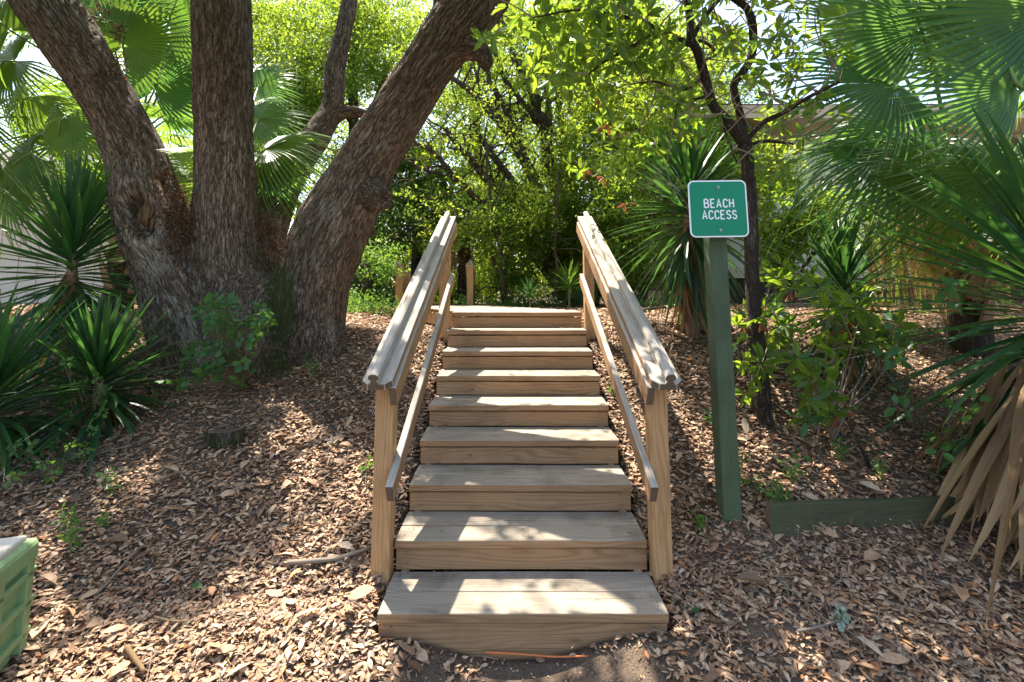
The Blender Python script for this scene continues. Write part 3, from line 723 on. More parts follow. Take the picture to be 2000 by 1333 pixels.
# overhead crown: branches and leaf clusters above the frame; gaps cut to make the wanted sun patches
b = MB(); tips = []
def grow(p, dirn, r, L, depth, b, tips, spread=.7, up=.12, minr=.006, sides=5):
    n_ = 5; pts = [p]; d_ = nrm(dirn)
    for i in range(n_):
        d_ = nrm(d_ + rng.normal(size=3)*.16 + np.array([0, 0, up*.3])); pts.append(pts[-1]+d_*L/n_)
    pts = np.array(pts); b.tube(pts, np.linspace(r, r*.6, n_+1), sides, cap=False)
    if depth == 0 or r < minr: tips.append(pts[-1]); tips.append(pts[3]); return
    k_ = 2 if rng.random() < .6 else 3
    for i in range(k_):
        grow(pts[-1] if i < 2 else pts[3], nrm(d_ + rng.normal(size=3)*spread), r*.6*(.8+.3*rng.random()), L*(.72+.15*rng.random()), depth-1, b, tips, spread, up, minr, max(3, sides-1))
for li in (0, 1, 2, 5):
    e_ = limbs[li][-1]; dr = limbs[li][-1, :3]-limbs[li][-3, :3]
    for j in range(3): grow(e_[:3], nrm(dr)+rng.normal(size=3)*.5+np.array([.3*(li == 2), -.1, .1]), e_[3]*.7, 1.5, 3, b, tips)
tag(link('branches', b.mesh('branches', [M['bgbark']], True), oak), kind='stuff')
# unseen canopy sheet added to dapple the ground with shade, leaf clusters between 3.2 and 6 m above the ground
n_cl = 7600; C = []
X = rng.uniform(-7.5, 6.5, n_cl*2); Y = rng.uniform(-1.5, 8.5, n_cl*2); T_ = rng.uniform(3.6, 6.0, n_cl*2)
G = np.stack([X, Y, ground(X, Y)], -1); C = G + SUN*T_[:, None]
u, v, d = proj(C); vis = (v > -60) & (v < 1333) & (u > -100) & (u < 2100) & (d > 0)
rayd = C - np.array([0,0,0]); C = C[~vis & (C[:, 2] > 3.1)][:n_cl]
nl = 30; P = np.repeat(C, nl, 0) + rng.normal(size=(len(C)*nl, 3))*np.array([.15, .15, .10])
u, v, d = proj(P); P = P[~((v > -25) & (d > 0) & (u > -60) & (u < 2060))]
keep = ~shadow_lit(P, 1.25)  # drop leaves whose shadow would land on a wanted sun patch
def through(P, c, rad):                # does the sun ray leaving this leaf pass near a point?
    w = P-np.array(c); t = w@SUN; return (np.linalg.norm(w-t[:, None]*SUN, axis=1) < rad) & (t > 0)
cl_id = np.repeat(rng.random(len(C)), nl)[~((proj(P)[1]*0) > 1)] if False else vnoise(P*1.7)
for c_, r_ in (((1.3,1.1,2.7),.9),((2.0,1.0,2.6),.7),((.7,1.0,3.0),.7),((2.6,1.0,2.3),.8),((-3.6,2.8,2.6),1.0),((-2.2,3.2,2.3),.8),((-2.6,.6,.9),.4),((-3.2,-.1,.4),.4),((3.2,1.4,2.4),1.0),((2.6,1.9,3.0),1.0)):  # canopy thinned again to let sun onto chosen plants
    keep &= ~(through(P, c_, r_) & (cl_id > .42))
P = P[keep]; n_ = len(P)
A = rdir(n_); Nn = nrm(rng.normal(size=(n_, 3))*.6+np.array([0,0,1.]))
tag(link('crown', cloud_mesh('crown', P, A, Nn, rng.uniform(.07,.11,n_), rng.uniform(.035,.05,n_), T_DIA, M['oakleaf'])), kind='stuff').parent = oak  # unseen oak crown, shaped for the shade and sun patches below
print('canopy leaves', n_)

# ------------------------------------------------------------------ woodland behind
def px(u, v, d): return at(u, v, d)
def tree(name, label, cat, stems, nclump, perclump, crown_boxes, leafL, mat, group=None, bark='bgbark', twigs=True, cr=.32, depth=2, tree_fol='crown', leafW=.5):
    """stems: list of [(u,v,d,rpx)...]; crown_boxes: (u,v,d, ru,rv,rd metres-depth, weight)"""
    p0 = np.array(at(*stems[0][0][:3])) if stems else at(*crown_boxes[0][:3])
    t = empty(name, tuple(p0), label, cat, group); c0 = np.array(p0)
    if stems:
        b = MB(); b2 = MB(); tips = []
        for sidx, s_ in enumerate(stems):
            L_ = spline([list(at(q[0], q[1], q[2]))+[q[3]*q[2]/F] for q in s_], 6+4*len(s_)); L_[:, :3] += (rng.normal(size=(len(L_), 3))*.012)
            b.add(*[x for x in tube(L_[:, :3]-c0, L_[:, 3], 8)][0:3])
            if twigs:
                for i in range(len(L_)//3, len(L_), 2):
                    grow(L_[i, :3]-c0, rng.normal(size=3)+np.array([0, 0, .4]), L_[i, 3]*.4, .55, depth-1, b2, tips, .8, .1, .002, 4)
        link('trunk', b.mesh('trunk', [M[bark]], True), t)
        if twigs and b2.n: tag(link('branches', b2.mesh('branches', [M[bark]], True), t), kind='stuff')
    P = []
    wt = np.array([c[6] for c in crown_boxes], float); wt /= wt.sum()
    for cb, w_ in zip(crown_boxes, wt):
        k_ = max(1, int(nclump*w_)); q = rdir(k_)*(rng.random((k_, 1))**.4)
        cen = np.array([at(cb[0]+q[i,0]*cb[3], cb[1]+q[i,2]*cb[4], max(1.5, cb[2]+q[i,1]*cb[5])) for i in range(k_)])
        P.append(cen)
    C = np.concatenate(P); s_ = rng.uniform(.45, 1.2, len(C))*cr
    P = np.repeat(C, perclump, 0) + rng.normal(size=(len(C)*perclump, 3))*np.repeat(s_, perclump)[:, None]*np.array([.55, .55, .38])
    P = P[P[:, 2] > ground(P[:, 0], P[:, 1])+.01]
    n_ = len(P); A = nrm(rng.normal(size=(n_, 3))+np.array([0,0,-.25])); Nn = nrm(rng.normal(size=(n_, 3))*.8+np.array([0,0,.8]))
    L_ = rng.uniform(.65, 1.4, n_)*leafL*1.15
    cl = np.clip(np.repeat(rng.random(len(C)), perclump)[:n_]*.6+rng.random(n_)*.4, 0, 1)
    link(tree_fol, cloud_mesh(tree_fol, P-c0, A, Nn, L_, L_*leafW, T_DIA, M[mat], rnd=cl), t)['kind'] = 'stuff'
    return t

# centre: many-stemmed tree leaning left
B = 9.5
tree('spreading_tree', 'spreading many-stemmed tree behind the landing, its bare limbs fanning to upper left', 'tree', [
 [(1130,600,B,20),(1118,520,B,16),(1095,400,B,13),(1070,300,B-.2,11),(1062,240,B-.3,10),(1048,215,B-.3,9),(1035,170,B-.4,8),(1008,115,B-.5,7),(985,60,B-.6,6),(975,0,B-.6,5),(960,-60,B-.6,4)],
 [(1062,240,B-.3,8),(1020,200,B-.3,6),(985,150,B-.3,4.5),(965,100,B-.4,3.5)],
 [(1066,300,B-.2,9),(1072,230,B+.2,7),(1066,160,B+.3,6),(1052,100,B+.3,5),(1040,40,B+.3,4)],
 [(1125,560,B,18),(1060,390,B-.4,12),(1022,310,B-.6,11),(995,262,B-.7,10),(965,225,B-.8,9),(915,175,B-1,6.5),(880,150,B-1,5)],
 [(1020,310,B-.6,9),(1000,240,B-.5,7),(975,190,B-.5,6),(955,150,B-.5,5),(948,60,B-.5,4)],
 [(1115,570,B-.2,16),(1010,370,B-.8,8),(960,300,B-1,7),(925,245,B-1.2,5.5)],
 [(1110,580,B-.3,15),(1000,400,B-1,9),(950,350,B-1.2,8),(925,320,B-1.3,7.5),(895,285,B-1.4,6),(870,250,B-1.5,5)],
 [(1120,590,B-.5,14),(990,440,B-1.3,9),(930,385,B-1.6,7),(885,345,B-1.8,6),(850,300,B-2,5),(808,275,B-2,4)],
 [(885,345,B-1.8,4),(830,333,B-1.9,3),(790,310,B-2,2)],
 [(1150,600,B+.4,16),(1125,420,B+.4,11),(1105,300,B+.5,9),(1090,180,B+.6,7),(1095,60,B+.6,6)],
 ], 600, 60, [(950,80,B+.2,200,130,2.2,2.2),(900,280,B+.6,150,120,2,1.6),(1060,130,B+.8,140,150,2,1.6),(1010,330,B+1,140,110,1.5,1.2),(1150,330,B,90,150,1.5,.8)], .07, 'bgleaf', cr=.34)
tree('woodland_tree', 'leafy tree with thin trunk filling the gap between the middle and right oak trunks', 'tree', [
 [(725,600,11,14),(716,470,11,12),(700,340,11,12),(690,220,11,11),(690,100,11,10),(700,-20,11,9)], [(1010-300,300,11,7),(740,180,11,5),(780,90,11,4)]],
 1100, 60, [(620,100,11,130,150,2.2,2),(550,230,10.5,80,120,1.5,1.3),(740,60,11.5,100,120,2,1),(700,330,11,60,70,1.5,.5),(510,30,12,60,80,1.5,.5)], .07, 'bgleaf', cr=.38)
tree('woodland_tree', 'shaded tree trunk and foliage right of the oak base, left of the near handrail', 'tree', [
 [(720,640,8.5,16),(722,560,8.5,15),(722,470,8.6,13),(735,380,8.8,11),(760,260,9,8)], [(722,490,8.5,8),(760,470,8.4,6),(830,440,8.4,4)]],
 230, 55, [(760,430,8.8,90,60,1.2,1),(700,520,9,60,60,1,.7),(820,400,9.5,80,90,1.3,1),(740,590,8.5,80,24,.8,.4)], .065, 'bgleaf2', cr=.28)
tree('woodland_tree', 'dense green tree behind the top of the right handrail', 'tree', [
 [(1160,600,8,12),(1165,480,8,10),(1190,360,8.2,8),(1180,240,8.4,6),(1190,120,8.5,5)], [(1230,620,7.5,10),(1262,560,7.4,9),(1258,480,7.4,8),(1240,400,7.5,6)],
 [(1210,610,7.8,5),(1200,480,7.8,4),(1150,350,7.9,3),(1140,290,8,2.5)]],
 820, 60, [(1180,300,8.6,110,130,1.6,1.6),(1250,140,9,170,130,2,2),(1120,470,9,110,70,1.2,1.1),(1235,460,8.0,80,90,.8,1.2),(1340,280,8.3,90,120,.8,1.1),(1400,400,8.3,70,60,.6,.35)], .065, 'bgleaf3', cr=.3)
tree('evergreen_shrub', 'dark leafy shrub right behind the landing, under the fanning limbs', 'shrub', [
 [(985,600,7.6,6),(990,520,7.6,5),(1020,440,7.8,4)], [(995,600,7.6,5),(960,500,7.7,4)]],
 230, 50, [(1010,460,7.9,90,70,.9,1),(1060,410,8.2,100,60,1,1),(1000,545,7.6,50,30,.4,.2)], .06, 'bgleaf', None, cr=.25)
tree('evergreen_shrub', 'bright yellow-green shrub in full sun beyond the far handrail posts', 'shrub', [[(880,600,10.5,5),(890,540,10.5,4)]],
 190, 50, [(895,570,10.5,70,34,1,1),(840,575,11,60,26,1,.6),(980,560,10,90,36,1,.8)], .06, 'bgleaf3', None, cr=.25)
tree('evergreen_shrub', 'loose shrub with small leaves behind the oak base, left of the handrail', 'shrub', [[(700,610,6.2,3),(720,540,6.2,2.5),(760,480,6.3,2)]],
 60, 26, [(735,510,6.2,50,50,.4,1),(690,590,6.2,40,30,.4,.6)], .045, 'weed', None, cr=.18)
tree('woodland_tree', 'tall bright tree seen over the signboard behind the twisting magnolia', 'tree', [
 [(1340,600,12,14),(1350,420,12,12),(1330,250,12,10),(1300,80,12,8)]],
 620, 60, [(1320,180,11.5,170,150,2,1.5),(1430,330,9,100,90,.6,.5),(1180,40,12,150,80,2,1)], .08, 'bgleaf', cr=.4)
tree('woodland_tree', 'sunlit tree far behind the landing, seen as bright flecks between the nearer limbs', 'tree', [
 [(960,600,17,12),(950,420,17,9),(930,250,17,9),(900,50,17,7)]],
 800, 55, [(940,380,17,200,150,3,1.5),(820,120,17,300,180,3,2.2),(1100,180,18,260,220,3,2),(620,350,18,200,200,3,1.3)], .11, 'bgleaf3', cr=.6)
for (lb, u0, w_) in (('distant thicket closing the view left of the landing, low and shaded', 600, 1), ('distant thicket closing the view right of the landing, low and shaded', 1200, 1), ('distant thicket behind the pale green house, at far right', 1750, .8)):
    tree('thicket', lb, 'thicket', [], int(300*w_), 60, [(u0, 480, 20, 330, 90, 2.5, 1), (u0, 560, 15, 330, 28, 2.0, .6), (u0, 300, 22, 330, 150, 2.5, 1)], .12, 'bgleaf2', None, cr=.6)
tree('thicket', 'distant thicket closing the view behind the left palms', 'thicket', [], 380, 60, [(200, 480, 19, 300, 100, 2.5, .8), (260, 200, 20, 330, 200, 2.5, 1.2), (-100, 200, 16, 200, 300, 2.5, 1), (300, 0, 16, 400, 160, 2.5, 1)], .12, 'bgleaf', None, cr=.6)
tree('evergreen_shrub', 'loose yellow-green shrub in front of the pale green house wall, below its eaves', 'shrub', [[(1540,560,7.4,5),(1530,470,7.4,4),(1560,380,7.4,3)],[(1548,560,7.4,4),(1610,460,7.3,3)]],
 170, 40, [(1520,470,7.4,70,60,.5,1),(1500,330,7.6,60,60,.5,.8),(1600,430,7.3,60,70,.5,.7)], .07, 'bgleaf3', None, cr=.24)
tree('evergreen_shrub', 'leafy shrub filling the space between the right handrail and the skirted yucca', 'shrub', [[(1235,600,6.9,5),(1225,520,6.9,4),(1215,440,6.9,3)]],
 150, 40, [(1225,500,6.9,50,60,.4,1),(1200,400,7,50,60,.4,.8),(1265,520,6.8,40,40,.3,.5)], .06, 'bgleaf', None, cr=.2)
tree('woodland_tree', 'fine-leaved yellow-green sapling crown in front of the fanning limbs', 'tree', [[(985,590,7.4,5),(975,470,7.4,4),(955,360,7.4,3),(950,250,7.5,2)],[(1090,590,7.2,4),(1085,450,7.2,3),(1090,340,7.3,2)]],
 120, 34, [(930,300,7.6,110,130,.7,1),(1080,300,7.6,90,150,.7,1),(990,420,7.4,110,60,.6,.7),(860,420,7.8,70,80,.6,.6)], .055, 'bgleaf3', None, cr=.26)
tree('thicket', 'sunlit green thicket low behind the far handrail posts', 'thicket', [], 420, 55, [(900,520,13,150,60,1,1),(780,500,12.5,110,80,1,.8),(1060,520,12.5,110,50,1,.7),(930,420,14,120,90,1,.8)], .085, 'bgleaf3', None, cr=.4)
# low undergrowth
for (lb, u0, v0, d0, ru) in (('low weedy undergrowth between the oak base and the left handrail', 720, 600, 6.6, 60), ('low sunlit undergrowth right of the landing', 1130, 575, 8, 90), ('bright low plants on the crest just behind the landing', 980, 572, 8, 80), ('low undergrowth behind the dagger-leaved plant right of the handrail', 1270, 590, 6.8, 60)):
    p = atg(u0, v0+20); k_ = 40
    C = np.array([atg(u0+random.uniform(-ru, ru), v0+random.uniform(-6, 16)) for _ in range(k_)]); P = np.repeat(C, 40, 0)+np.abs(rng.normal(size=(k_*40, 3)))*np.array([.12,.12,.10])*rng.choice([-1,1],size=(k_*40,3))*np.array([1,1,0])+np.abs(rng.normal(size=(k_*40,3)))*np.array([0,0,.10])
    n_ = len(P); o = link('undergrowth', cloud_mesh('undergrowth', P, rdir(n_, .3), nrm(rng.normal(size=(n_,3))+[0,0,1.2]), rng.uniform(.03,.06,n_), rng.uniform(.015,.03,n_), T_DIA, M['weed']))
    tag(o, lb, 'undergrowth', kind='stuff')

# ------------------------------------------------------------------ broad-leaved sapling with twisted stems behind the sign
MD = 3.3
def whorls(C, n, L, Wd, mat, name, parent, c0, droop=.35, T=T_OVAL, up=.3):
    P, A, Nn, LL = [], [], [], []
    for c in C:
        ax = nrm(rng.normal(size=3)*.7+np.array([0,0,up])); u_ = nrm(np.cross(ax, rng.normal(size=3))); w_ = np.cross(ax, u_)
        for i in range(n):
            a = i*2.4+rng.random()*.6; dr = nrm(np.cos(a)*u_+np.sin(a)*w_+ax*rng.uniform(-.2,.7)+np.array([0,0,-droop*rng.random()]))
            P.append(c+dr*.01); A.append(dr); Nn.append(nrm(ax+rng.normal(size=3)*.35)); LL.append(L*rng.uniform(.6,1.15))
    P = np.array(P)-c0; LL = np.array(LL)
    return link(name, cloud_mesh(name, P, np.array(A), np.array(Nn), LL, LL*Wd/L*rng.uniform(.85,1.1,len(LL)), T, mat), parent)
m0 = atg(1492, 826); mdp = m0[1]+CD
mag = empty('magnolia_tree', tuple(m0), 'twisting slim tree with big glossy leaves rising behind the signpost', 'tree')
b = MB()
mst = [
 [(1494,840,mdp,17),(1488,760,mdp,14.5),(1478,660,mdp,13.5),(1470,560,mdp,13),(1467,450,mdp,13),(1461,330,mdp-.02,12.5),(1452,268,mdp-.03,13)],
 [(1456,285,mdp-.03,12),(1425,242,mdp-.08,10.5),(1392,205,mdp-.12,10),(1377,150,mdp-.16,9.5),(1362,100,mdp-.2,9),(1349,75,mdp-.22,8.5),(1348,30,mdp-.25,7),(1336,-30,mdp-.3,6),(1320,-120,mdp-.3,4)],
 [(1453,275,mdp-.03,9),(1448,235,mdp,8),(1436,190,mdp+.02,7.5),(1434,165,mdp+.02,7.5),(1452,140,mdp+.02,8),(1468,110,mdp,8),(1471,60,mdp-.03,8),(1462,22,mdp-.08,7.5),(1438,0,mdp-.12,7),(1400,-20,mdp-.2,5)],
 [(1462,270,mdp-.02,6),(1490,240,mdp-.04,5.5),(1530,220,mdp-.1,5),(1580,190,mdp-.2,4),(1640,160,mdp-.3,3)],
 [(1465,282,mdp,4),(1500,276,mdp+.05,3.5),(1550,282,mdp+.1,2)],
 [(1345,82,mdp-.22,6),(1300,68,mdp-.25,5),(1255,42,mdp-.3,4.5),(1200,30,mdp-.4,3.5),(1130,20,mdp-.5,2.5),(1040,35,mdp-.6,1.5)],
 [(1350,90,mdp-.22,5),(1290,62,mdp-.2,4.5),(1230,95,mdp-.3,4),(1185,118,mdp-.35,3),(1150,145,mdp-.4,2)],
 [(1352,75,mdp-.22,6),(1372,40,mdp-.26,5),(1395,10,mdp-.3,5),(1430,-30,mdp-.3,4)],
 [(1365,78,mdp-.2,4),(1385,88,mdp-.24,3.5),(1397,105,mdp-.24,3),(1375,120,mdp-.24,2)],
 [(1370,155,mdp-.15,4),(1335,175,mdp-.1,3),(1280,160,mdp-.05,2.2),(1230,165,mdp,1.2)],
 [(1376,190,mdp-.14,3),(1325,205,mdp-.2,2.2),(1320,235,mdp-.2,1.5)],
 [(1400,215,mdp-.1,3),(1440,320,mdp-.2,1.4)],
]
for q_ in mst: L_ = spline([list(at(q[0], q[1], q[2]))+[q[3]*q[2]/F] for q in q_], 4+4*len(q_)); V, q, t = tube(L_[:, :3]-m0, L_[:, 3], 9, lump=.08); b.add(V, q, t)
link('trunk', b.mesh('trunk', [M['bark']], True), mag)
b = MB(); tips = []
for q_ in mst[1:]:
    L_ = spline([list(at(q[0], q[1], q[2]))+[q[3]*q[2]/F] for q in q_], 12)
    for i in range(3, 12, 2): grow(L_[i, :3], rng.normal(size=3)+np.array([0,-.1,.3]), .006, .35, 1, b, tips, .7, .1, .001, 4)
b.V = [v-m0 for v in b.V]; tag(link('twigs', b.mesh('twigs', [M['twig']]), mag), kind='stuff')
C = [t for t in tips if rng.random() < .3]
for (u_, v_, d_, ru, rv, k_) in ((1180,60,2.7,190,80,70),(1120,130,2.9,110,60,20),(1290,120,3.0,120,100,46),(1430,60,3.1,90,70,22),(1540,130,3.2,60,90,20),(1120,90,3.0,90,60,16),(1240,250,3.6,90,70,22),(1380,240,3.4,60,60,12),(1530,230,3.4,60,60,14),(1060,20,2.7,70,30,8),(1180,330,4.2,80,60,20),(1500,380,3.7,40,60,10)):
    for _ in range(int(k_*1.1)):
        uu, vv = u_+random.gauss(0,.5)*ru, v_+random.gauss(0,.5)*rv; du = min(abs(uu-np.interp(vv, [-100,0,75,150,205,270,300], [1325,1340,1349,1377,1392,1452,1460])), abs(uu-np.interp(vv, [0,60,110,165,190,270], [1440,1471,1468,1434,1436,1453])))
        C.append(at(uu, vv, d_+random.uniform(-.4,.6) if du > 34 else random.uniform(3.6, 4.4)))
w = whorls(C, 6, .115, .045, M['magleaf'], 'crown', mag, m0); w['kind'] = 'stuff'
C = [at(u_, v_, 3.5) for u_, v_ in ((1170,190),(1185,240),(1150,330),(1180,345),(1300,105),(1505,170),(1222,395))]
whorls(C, 4, .09, .03, M['rustleaf'], 'dead_leaves', mag, m0, droop=2.5, up=-1)['kind'] = 'stuff'
# leafy saplings at its foot
def sapling(name, lb, cat, base, cl, L, Wd, n, nw, mat, dead=0, stemr=.006, group=None, T=T_OVAL):
    p = atg(*base); t = empty(name, tuple(p), lb, cat, group); b = MB(); C = []
    dd = p[1]+CD
    for (u_, v_, dz, ru, rv, k_) in cl:
        for _ in range(k_):
            a = random.random()*6.28; rr = random.random()**.5
            C.append(at(u_+math.cos(a)*rr*ru, v_+math.sin(a)*rr*rv, max(1.2, dd+dz+random.uniform(-.25,.25))))
    for ci, c in enumerate(C):
        if ci % 3 and stemr > .0035:
            q_ = C[ci-ci % 3]; b.tube([x-p for x in spline([q_*.75+p*.25, q_*.4+c*.6+[0,0,-.02], c], 5)], .0025, 4, cap=False); continue
        m_ = (p+c)/2 + np.array([random.uniform(-.04,.04), 0, -.05]); b.tube([x-p for x in spline([p-[0,0,.02], p*.7+c*.3+[0,0,.03], m_+[0,0,.06], c], 7)], np.linspace(stemr, stemr*.35, 7), 5, cap=False)
    link('stems', b.mesh('stems', [M['twig']], True), t)
    o = whorls(C, n, L, Wd, mat, 'foliage', t, p, T=T); o['kind'] = 'stuff'
    if dead:
        Cd = [C[i]+np.array([0,-.02,-.02]) for i in range(0, len(C), max(1, len(C)//dead))]
        o = whorls(Cd, 4, L*.9, Wd*.7, M['rustleaf'], 'dead_leaves', t, p, droop=3, up=-1.5, T=T); o['kind'] = 'stuff'
    return t
sapling('magnolia_sapling', 'glossy-leaved sapling with drooping rust-coloured dead leaves, against the signpost', 'sapling', (1470, 800), [(1490,660,-.1,60,60,15),(1480,610,0,40,30,7),(1470,735,-.15,36,40,7),(1540,560,.1,50,50,12)], .115, .047, 7, 0, M['magleaf'], dead=5)
sapling('magnolia_sapling', 'dense dark glossy-leaved sapling beside the arching rosette, right of the twisting tree', 'sapling', (1625, 860), [(1640,610,0,70,70,20),(1700,650,.1,70,50,14),(1600,720,-.2,60,40,8),(1590,790,-.3,50,30,5)], .12, .048, 7, 0, M['magleaf'], dead=5)
sapling('small_seedling', 'glossy three-sprig seedling standing in leaf litter in front of the dark sapling', 'seedling', (1600, 860), [(1590,800,-.15,60,22,6)], .09, .035, 5, 0, M['vineleaf'])

# ------------------------------------------------------------------ rosette leaves
def yleaf_mesh(L, Wd, bend, tw, mat, name='leaf', dry=False):
    n_ = 7; t_ = np.linspace(0, 1, n_); w = Wd*.5*np.clip(np.minimum(.35+2.6*t_, (1-t_)**.62*1.35), .02, 1); w[-1] = .0008
    V = []
    for i, s_ in enumerate(t_):
        z = -bend*L*s_**2.1; x = tw*L*s_**2*.15; f = .32*w[i]
        V += [(x-w[i], L*s_, z+f), (x, L*s_, z), (x+w[i], L*s_, z+f)]
    Q = []
    for i in range(n_-1): a = i*3; Q += [(a, a+1, a+4, a+3), (a+1, a+2, a+5, a+4)]
    return mesh(name, V, Q, None, [mat])
def orient(o, d_, upish=(0,0,1), roll=0):
    y = Vector(d_).normalized(); u_ = Vector(upish); 
    if abs(y.dot(u_.normalized())) > .97: u_ = Vector((.3, -1, .2))
    x = y.cross(u_).normalized(); z = x.cross(y)
    m = Matrix.Identity(4)
    for i in range(3): m[i][0], m[i][1], m[i][2], m[i][3] = x[i], y[i], z[i], o[i]
    return m @ Matrix.Rotation(roll, 4, 'Y')
def yucca(lb, base, head, n, L, Wd, emin=-35, emax=88, ndead=0, azr=(0, 360), stem=.05, cat='yucca', group='dagger-leaved yuccas', span=.18, bend=(.0,.16), name='yucca_plant', mat='yucca', dlen=1., dw=1., skirt=None):
    base = np.array(base); head = np.array(head); t = empty(name, tuple(base), lb, cat, group)
    ax = nrm(head-base); Vt = [base-base-[0,0,.05], (head-base)*.5, head-base+ax*.06]
    b = MB(); b.tube(spline(Vt, 8), np.linspace(stem, stem*.7, 8), 10, lump=.15); link('stem', b.mesh('stem', [M['boot']], True), t)
    var = [yleaf_mesh(L, Wd, bend[0]+(bend[1]-bend[0])*i/5, random.uniform(-1,1), M[mat]) for i in range(6)]
    dv = [yleaf_mesh(L*dlen, Wd*dw, random.uniform(.05,.3), random.uniform(-2,2), M['drypalm'], 'dead_leaf') for i in range(5)]
    for i in range(n):
        f = (i+.5)/n; e_ = math.radians(emin+(emax-emin)*f**.9 + random.uniform(-7,7)); a = math.radians(azr[0]+((i*137.5) % 360)/360*(azr[1]-azr[0]) + random.uniform(-8,8))
        d_ = (math.cos(e_)*math.cos(a), math.cos(e_)*math.sin(a), math.sin(e_)); o_ = (head-base) + ax*span*(f-.6) + np.array(d_)*stem*.7
        k_ = min(5, max(0, int(5*(1-f)+random.uniform(-1,1.5))))
        m = orient(o_, d_, roll=random.uniform(-.35,.35)); s_ = random.uniform(.78,1.08)*(1 if f < .85 else .8)
        link('leaf', var[k_], t, mat=m @ Matrix.Diagonal((1, s_, 1, 1)))
    for i in range(ndead):
        a = math.radians(i*137.5); e_ = math.radians(random.uniform(-84,-62) if skirt is None else random.uniform(*skirt)); f = random.random()
        d_ = (math.cos(e_)*math.cos(a), math.cos(e_)*math.sin(a), math.sin(e_)); o_ = (head-base)*(.45+.5*f) + np.array((d_[0], d_[1], 0))*stem
        m = orient(o_, d_, upish=(math.cos(a), math.sin(a), .3), roll=random.uniform(-.6,.6)); link('dead_leaf', dv[i % 5], t, mat=m @ Matrix.Diagonal((1, random.uniform(.6,1.05), 1, 1)))
    return t
def yat(u, v, uh, vh, **k):
    p = atg(u, v); h = at(uh, vh, p[1]+CD+k.pop('dd', 0)); return p, h
p, h = yat(1352, 655, 1346, 400)
yucca('tall yucca with drooping blades and brown skirt directly behind the sign', p, h, 230, .84, .046, -72, 88, 120, stem=.07, span=.62, dlen=.85, dw=1.6, bend=(.0,.22), skirt=(-86,-70))
p, h = yat(205, 790, 178, 505); h2 = at(145, 480, p[1]+CD+.45)
p2 = atg(150, 730)
yucca('tall dark yucca standing before the beige house left of the oak', p2, at(140, 505, p2[1]+CD), 210, .80, .048, -62, 88, 40, stem=.05, span=.62, bend=(0,.08))
p, h = yat(205, 838, 195, 745)
yucca('low fan-shaped yucca in front of the tall dark one, nearest the oak', p, h, 170, .62, .034, -45, 88, 40, stem=.035, span=.26, bend=(.0,.14), dlen=.7)
p = atg(10, 900); 
yucca('low sunlit yucca at the left edge above the utility box', p, at(-20, 790, p[1]+CD), 200, .80, .034, -38, 86, 26, stem=.04, span=.26, bend=(.02,.22), dlen=.6)
p, h = yat(1640, 740, 1648, 575)
yucca('yucca with sunlit blades behind the glossy saplings, right of the twisting tree', p, h, 170, .60, .034, -55, 86, 30, stem=.04, span=.45, bend=(0,.18))
p, h = yat(1036, 596, 1033, 568)
yucca('tiny sunlit yucca on the crest beside the landing', at(1036, 604, 6.3), at(1034, 580, 6.3), 34, .30, .02, 10, 86, 0, stem=.012, span=.05)
yucca('sunlit dwarf yucca near the top of the right handrail', at(1112, 600, 6.6), at(1112, 560, 6.6), 46, .42, .026, 0, 86, 0, stem=.015, span=.06, bend=(.05,.25), mat='palm')
p = atg(1945, 1040); hb = at(2055, 575, 2.40)
base_r = np.array([hb[0]-.02, hb[1]+.02, float(ground(hb[0], hb[1]))])
yucca('huge dark yucca at the right edge with a skirt of dry tan leaves', base_r, hb, 175, .92, .047, -58, 84, 0, stem=.09, span=.55, bend=(0,.18))
# its dry skirt: long leaves hanging to the ground
yk = [o for o in COL.objects if o.get('label', '').startswith('huge dark')][0]
dv = [yleaf_mesh(.72, .055, random.uniform(.05,.22), random.uniform(-2,2), M['drypalm'], 'dead_leaf') for i in range(6)]
for i in range(190):
    a = math.radians(random.uniform(140, 290)); rr = random.uniform(.04,.22); z0 = random.uniform(.5, .95)
    o_ = np.array([math.cos(a)*rr, math.sin(a)*rr, z0]); 
    out = random.uniform(.12,1.0); d_ = nrm([math.cos(a)*out, math.sin(a)*out, -1])
    link('dead_leaf', dv[i % 6], yk, mat=orient(o_, d_, upish=(math.cos(a), math.sin(a), .5), roll=random.uniform(-.5,.5)) @ Matrix.Diagonal((random.uniform(.7,1.25), math.sqrt(1+out*out)*z0/.72*random.uniform(.7,1.05), 1, 1)))

